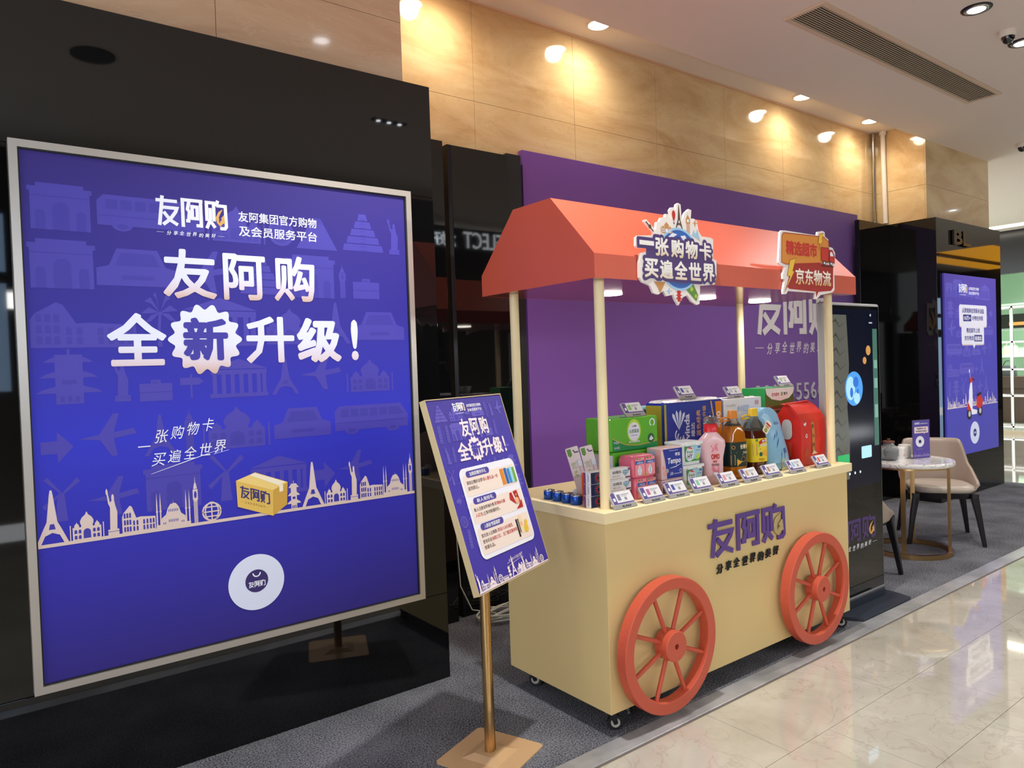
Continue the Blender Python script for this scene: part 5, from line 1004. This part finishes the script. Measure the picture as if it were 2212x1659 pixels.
# ================================================================ screen kiosk
t = thing('display_kiosk', 'tall black touch-screen kiosk on a flat base beside the cart', 'kiosk', (2.18, .12, 0))
q = MB(); q.m(M_('base_slate', '2c3442', .4)).prism([(-.20, -.13), (.365, -.13), (.40, -.02), (.40, .26), (-.25, .26), (-.25, -.05)], .001, .018, frame((0, 0, 0), '+z')); q.m(MATS['base_slate']).box((-.28, -.005, .018), (.31, .09, .065), .003); q.build('base', t)
q = MB(); q.m(M_('kiosk_bezel', 'a2a3a6', .4)).box((-.318, 0, .06), (.32, .045, 1.812), .012); q.build('frame', t)
q = MB(); q.F(frame((-2.18, 0, 0))).m(BLACKG).prism(R4(1.882, .084, 2.482, 1.794), .0005, .003)
SE = .35
q.m(M_('screen_dark', '0c1226', .1, emit=.15)).rect(1.90, .72, 2.462, 1.775, .0035).m(M_('screen_grey', '62645e', .2, emit=.22)).poly([(1.90, .78), (2.10, .78), (2.11, 1.0), (2.09, 1.2), (2.12, 1.45), (2.10, 1.74), (1.90, 1.74)], .004)
q.m(M_('screen_wave', '45463f', .2, emit=.12))  # darker waves of the displayed picture
for i in range(11): z = .86 + i * .082; q.stroke([(1.905 + (i % 2) * .02, z), (1.98, z + .03), (2.02, z - .01), (2.085, z + .02)], [.001, .012, .004, .001], .0045)
q.m(M_('moon_blue', '4c9be8', .2, emit=.5)).disc(2.17, 1.307, .101, .0045, 48).m(M_('moon_pale', '9fd0f6', .2, emit=.6)).disc(2.13, 1.31, .05, .005, 20, .07).disc(2.2, 1.25, .035, .005, 18).m(M_('moon_dark', '2f6cc4', .2, emit=.6)).disc(2.19, 1.345, .032, .0055, 16).disc(2.14, 1.285, .018, .0055, 12, .03).disc(2.21, 1.29, .014, .0056, 12)
q.m(M_('button_green', '27a05c', .3, emit=.7)).poly([(2.035 + a, .892 + c) for a, c in rrect(.065, .036, .008)], .005).m(M_('button_blue', '9fd0ee', .3, emit=.7)).poly([(2.30 + a, .922 + c) for a, c in rrect(.06, .036, .008)], .005).m(PW).disc(2.38, 1.742, .008, .005, 12).rect(2.36, 1.692, 2.40, 1.70, .005)
q.m(M_('screen_gold', 'c8904c', .3, emit=.4)).disc(2.345, 1.53, .028, .005, 16, .03).disc(2.30, 1.47, .022, .005, 14).m(M_('screen_teal', '3f6f62', .3, emit=.3)).rect(2.40, .95, 2.455, 1.66, .0045).m(M_('screen_teal2', '7fb0a0', .3, emit=.3)).rect(2.41, 1.3, 2.45, 1.36, .005).rect(2.41, 1.42, 2.45, 1.47, .005).rect(2.41, 1.12, 2.45, 1.2, .005)
for k in range(3): q.m(M_('dot_white', 'd8e4f4', .3, emit=.8)).disc(2.10 + k * .06, .81, .008, .005, 12)
q.m(M_('film_purple', '4a2f72', .4)); logo(q, 1.885, .40, .505, .135, .004, None, GOLD, t=13); q.m(PW); slogan(q, 1.90, .355, .50, .03, .004, off=.012)
q.build('screen', t)
# ================================================================ table with items
TZ = .70; tc_ = (3.69, .50)
t = thing('side_table', 'small round marble-topped table with brass legs and ring base', 'table', (tc_[0], tc_[1], 0))
q = MB(); q.m(stone('white_marble', 'd8d6d6', 'efeeee', 'f6f5f4', (1.5, 1.5, 1.5), vein=(4, '4a4a50', .8), rough=.1)).lathe([(.298, TZ - .034), (.302, TZ - .03), (.302, TZ - .004), (.298, TZ)], n=64); q.build('table_top', t)
q = MB(); q.m(BRASS).lathe([(.285, TZ - .048), (.285, TZ - .034)], n=64); q.build('top_rim', t)
for a in (-1.40, .35, 1.75, 3.40):
    q = MB(); c_, s_ = math.cos(a), math.sin(a); R0 = .262
    P = [(R0 * c_ - .016 * s_ * i + .008 * j * c_, R0 * s_ + .016 * c_ * i + .008 * j * s_) for i, j in ((-1, -1), (1, -1), (1, 1), (-1, 1))]
    q.m(BRASS).prism(P, .03, TZ - .046, frame((0, 0, 0), '+z')); q.build('leg', t)
q = MB(); q.m(BRASS); vs = []
for i in range(64):
    a = 2 * PI * i / 64
    for r, z in ((.256, .001), (.28, .001), (.28, .035), (.256, .035)): vs.append((r * math.cos(a), r * math.sin(a), z))
q.add(vs, [(i * 4 + j, i * 4 + (j + 1) % 4, ((i + 1) % 64) * 4 + (j + 1) % 4, ((i + 1) % 64) * 4 + j) for i in range(64) for j in range(4)]); q.build('ring_base', t)
# water jug
GL = M_('clear_glass', 'f4f8f8', .05, trans=.8, ior=1.12)
t = thing('glass_jug', 'round glass water jug with wooden lid on the marble table', 'jug', (3.585, .60, TZ + .0005)); t.scale = (.8, .8, .8)
q = MB(); q.m(GL).lathe([(.06, .002), (.075, .01), (.088, .04), (.088, .10), (.078, .125), (.05, .14), (.047, .165), (.044, .165), (.047, .138), (.074, .122), (.084, .10), (.084, .04), (.072, .014), (.01, .008)], n=40); q.build('glass', t)
q = MB(); q.m(M_('water', 'dfeaf0', .05, trans=.75, ior=1.2)).lathe([(.05, .009), (.07, .015), (.083, .042), (.083, .095)], n=40); q.build('water', t)
q = MB(); q.m(M_('lid_wood', '6a4030', .45)).lathe([(.052, .165), (.053, .178), (.05, .181)], n=32).lathe([(.014, .181), (.012, .19), (.017, .197), (.012, .202)], n=20); q.build('lid', t)
q = MB(); q.m(GL).tube([(-.08, 0, .12), (-.12, 0, .115), (-.13, 0, .08), (-.115, 0, .04), (-.082, 0, .04)], .007, 10); q.build('handle', t)
t = thing('paper_canister', 'white paper canister with a small reddish mark beside the glass jug', 'canister', (3.70, .58, TZ + .0005)); t.scale = (.85, .85, .85)
q = MB(); q.m(M_('canister_white', 'ece8e4', .4)).lathe([(.052, 0), (.052, .088)], n=36); q.F(frame((-.012, -.053, 0))).m(M_('canister_red', 'b06a58')).poly([(-.01, .036), (.008, .036), (-.001, .05)], 0).rect(-.02, .028, .02, .031, 0); q.build('body', t)
q = MB(); q.m(MATS['canister_white']).lathe([(.0535, .088), (.0535, .104), (.05, .106)], n=36); q.build('lid', t)
q = MB(); q.m(MATS['canister_white']).lathe([(.045, 0), (.045, .095), (.043, .098)], n=36); q.build('paper_canister', label='plain white canister half hidden between the printed canister and the sign holder', cat='canister', loc=(3.80, .58, TZ + .0005))
t = thing('sign_holder', 'clear acrylic holder with a small purple leaflet on the marble table', 'sign holder', (3.80, .46, TZ + .0005), -.33)
q = MB(); q.m(M_('acrylic', 'eef0f4', .03, trans=.9, ior=1.2)).box((-.085, -.002, .004), (.085, 0, .295)).box((-.085, .0, 0), (.085, .06, .004)); q.build('holder', t)
q = MB(); q.m(M_('leaflet_purple', '5546a0', .4)).box((-.083, -.005, .003), (.083, -.0025, .292)); q.F(frame((0, -.0055, 0))); q.m(PW); logo(q, -.065, .26, .05, .016, 0); q.text('友阿集团官方购物', -.008, .262, .07, .008, 0, .01); q.m(M_('bubble_pink', 'e8d4d8', .4)).poly([(.0 + a, .218 + c) for a, c in rrect(.068, .024, .005, 3)], .0004).poly([(.02, .196), (.034, .196), (.028, .185)], .0004).m(M_('leaflet_ink', '3a3064', .5)).text('精选超市上线', -.045, .222, .09, .013, .0008, .02).text('京东物流 极速达', -.055, .202, .11, .013, .0008, .02)
q.m(M_('disc_pale', 'dfe2f0', .5)).disc(-.015, .13, .042, .0004, 36).m(MATS['badge_purple']).disc(-.015, .13, .014, .0008, 24).m(MATS['tag_grey']).rect(-.045, .07, .015, .074, .0004)
skyline(q, -.08, .08, .018, .15, M_('leaflet_sky', 'a898c4', .5), MATS['leaflet_purple'], .0004, 1); q.build('leaflet', t)
# ================================================================ chairs
LEATH = M_('taupe_leather', 'a8978a', .38); SEATL = M_('seat_leather', 'bdb0a4', .35); CHB = M_('chair_black', '17161a', .3)
def chair(loc, rz, lb):
    t = thing('armchair', lb, 'chair', loc, rz, 'taupe tub chairs at the round table')
    q = MB(); q.m(SEATL).loft([(0, -.01, .405, .218, .225, 4), (0, -.01, .425, .23, .235, 4), (0, -.01, .448, .224, .23, 4), (0, -.01, .458, .19, .2, 3)], 56); q.build('seat', t)
    q = MB(); q.m(CHB); q.loft([(0, -.01, .36, .21, .215, 5), (0, -.01, .404, .23, .235, 5)], 56, smooth=False); q.build('seat_frame', t)
    for sx_, sy_2 in ((-1, -1), (1, -1), (-1, 1), (1, 1)):
        q = MB(); q.m(CHB); a, c = sx_ * .203, sy_2 * .205 - .01; f, g = sx_ * .258, sy_2 * .25
        q.loft([(f, g, .001, .014, .014, 5), ((a + f) / 2, (c + g) / 2, .2, .020, .020, 5), (a, c, .37, .028, .026, 5), (a, c, .402, .03, .028, 5)], 16, smooth=False); q.build('leg', t)
    q = MB(); q.m(LEATH); n = 41; m_ = 10; th = .022; V = []
    for i in range(n):
        s = -1 + 2 * i / (n - 1); a = PI / 2 + s * 1.72; k = abs(s)
        rx, ry = .228, .25; e_ = 2.8; cc, ss = math.cos(a), math.sin(a)
        bx = rx * math.copysign(abs(cc) ** (2 / e_), cc); by = ry * math.copysign(abs(ss) ** (2 / e_), ss)
        top = .79 if k < .42 else .79 - (.21 * (1 - math.cos(min(1, (k - .42) / .3) * PI)) / 2) - max(0, k - .72) * .45
        nx, ny = Vector((bx, by)).normalized()
        for j in range(m_):
            tt = j / (m_ - 1); z = .40 + (top - .40) * tt; fl = .03 * tt ** 1.3; sh = math.sin(tt * PI / 2)
            V.append((bx + nx * fl, by + ny * fl - 0.0, z))
        for j in range(m_):
            tt = 1 - j / (m_ - 1); z = .40 + (top - .006 - .40) * tt; fl = .03 * tt ** 1.3
            V.append((bx + nx * (fl + th), by + ny * (fl + th), z))
    K = 2 * m_; q.smooth = True
    q.add(V, [(i * K + j, i * K + (j + 1) % K, (i + 1) * K + (j + 1) % K, (i + 1) * K + j) for i in range(n - 1) for j in range(K)]); q.add([V[k] for k in range(K)], [tuple(range(K))[::-1]]); q.add([V[(n - 1) * K + k] for k in range(K)], [tuple(range(K))]); q.build('backrest', t)
    return t
ch = chair((4.25, .53, 0), -.98, 'taupe leather tub chair with black legs behind the marble table')
dup(ch, (2.75, .49, 0), 1.72, 'taupe tub chair mostly hidden behind the screen kiosk, one black leg showing')
# ================================================================ cables
b = MB(); b.m(M_('cable_white', 'd6d8cc', .4)); rr = random.Random(4)
for k in range(7):
    cx, cy_ = .54 + rr.uniform(-.04, .06), 1.42 + rr.uniform(-.03, .03); ra, rb = rr.uniform(.12, .19), rr.uniform(.06, .11); ph = rr.uniform(0, 6)
    P = []
    for i in range(40):
        a = 2 * PI * i / 40; P.append((cx + ra * math.cos(a + ph) + .02 * math.sin(3 * a + k), cy_ + rb * math.sin(a + ph) + .015 * math.cos(2 * a + k), .006 + .012 * k / 2 + .02 * (1 + math.sin(2 * a + k)) / 2))
    b.tube(P, .0045, 6, True)
b.tube([(.5, 1.48, .02), (.36, 1.53, .06), (.315, 1.58, .20), (.316, 1.61, .5), (.315, 1.63, .9)], .0045, 6)
b.build('cable_coil', label='tangle of white cable lying on the carpet behind the cart', cat='cable')
b = MB(); b.m(M_('cable_bundle', 'a8a49a', .6))
for k in range(4): b.tube([(.20 + .01 * k, .10 + .015 * k, .006 + .004 * k), (.26 + .02 * k, .16 + .02 * k, .018), (.33, .13 + .02 * k, .012 + .006 * k), (.42, .2, .008 + .004 * k)], .006, 6)
b.build('cable_bundle', label='grey bundle of cable on the carpet under the cart corner', cat='cable')
# ================================================================ scooter poster on the pillar
t = thing('wall_poster', 'tall purple-blue poster with speech bubbles and a scooter on the black pillar', 'poster', (5.846, 1.1195, .436))
q = MB(); q.m(gmat('rposter_blue', [(0, '4a48b0'), (.5, '4a46b4'), (1, '5448a8')], 'Z', 0, 1.86)).box((0, -.018, 0), (1.306, 0, 1.86), .001); q.F(frame((-5.846, -.0184, -.436)))
RI = M_('rposter_icon', '5c56bc', .5); RG = M_('rposter_gap', '4b45ae', .5); pattern(q, 5.87, 1.05, 7.13, 2.27, .2, RI, RG, 0, 9)
header(q, 6.18, 2.115, .09, PW, .0012)
BB = M_('bubble_white', 'dcdcee', .45); NV = M_('bubble_navy', '332e7a', .5); OF = M_('bubble_edge', 'c9b8b4', .5)
for (cu, cv, hw, hh) in ((6.53, 1.88, .35, .112), (6.515, 1.685, .285, .105)):
    q.m(OF).poly([(cu + a, cv - .012 + c) for a, c in rrect(hw, hh, .03)], .001).m(BB).poly([(cu + a, cv + c) for a, c in rrect(hw, hh, .03)], .0014)
q.m(BB).poly([(6.50, 1.585), (6.58, 1.585), (6.535, 1.53)], .0014)
q.m(NV).text('从跨境美妆到柴米油盐', 6.25, 1.905, .56, .055, .002, .02).rect(6.275, 1.82, 6.475, 1.89, .002).text('好物任你挑', 6.50, 1.83, .28, .05, .002, .02).text('精选超市上线', 6.35, 1.70, .34, .052, .002, .02).text('京东物流', 6.30, 1.62, .23, .05, .002, .02).rect(6.545, 1.608, 6.745, 1.678, .002).m(BB).text('10万+', 6.295, 1.83, .16, .046, .0026, .03).text('极速达', 6.56, 1.618, .17, .048, .0026, .03)
RS = M_('rposter_sky', 'd4c8cc', .5); skyline(q, 5.86, 7.14, .935, .72, RS, RG, .0012, 2)
# empty scooter
for u in (6.385, 6.66): q.m(INK).disc(u, .85 + (.02 if u > 6.5 else 0), .058, .0022, 28).m(M_('hub_silver', 'b9bcc4', .4)).disc(u, .85 + (.02 if u > 6.5 else 0), .03, .0026, 20)
q.m(RED).poly([(6.32, .90), (6.34, .96), (6.41, .98), (6.44, .92), (6.40, .88)], .003).poly([(6.56, .92), (6.58, 1.02), (6.66, 1.05), (6.73, .99), (6.72, .92), (6.64, .89)], .003)
q.m(PW).poly([(6.37, .96), (6.385, 1.1), (6.42, 1.18), (6.46, 1.18), (6.47, 1.06), (6.46, .90), (6.58, .88), (6.57, .84), (6.44, .84), (6.42, .9)], .0034).m(RED).poly([(6.40, 1.17), (6.42, 1.23), (6.47, 1.24), (6.48, 1.19)], .0038).m(INK).poly([(6.58, 1.05), (6.68, 1.07), (6.70, 1.05), (6.60, 1.02)], .0034).stroke([(6.46, 1.22), (6.52, 1.2)], .012, .004).m(PW).disc(6.40, 1.30, .012, .0038, 14, .02).stroke([(6.40, 1.30), (6.42, 1.22)], .005, .0036)
q.m(M_('disc_far', 'd0d8f2', .5)).disc(6.515, .645, .118, .0014, 48).m(NV).disc(6.515, .645, .042, .002, 32).m(PW); logo(q, 6.485, .635, .06, .02, .0026)
backlit(q.build('printed_panel', t), .35)
bpy.data.objects.remove(_to)
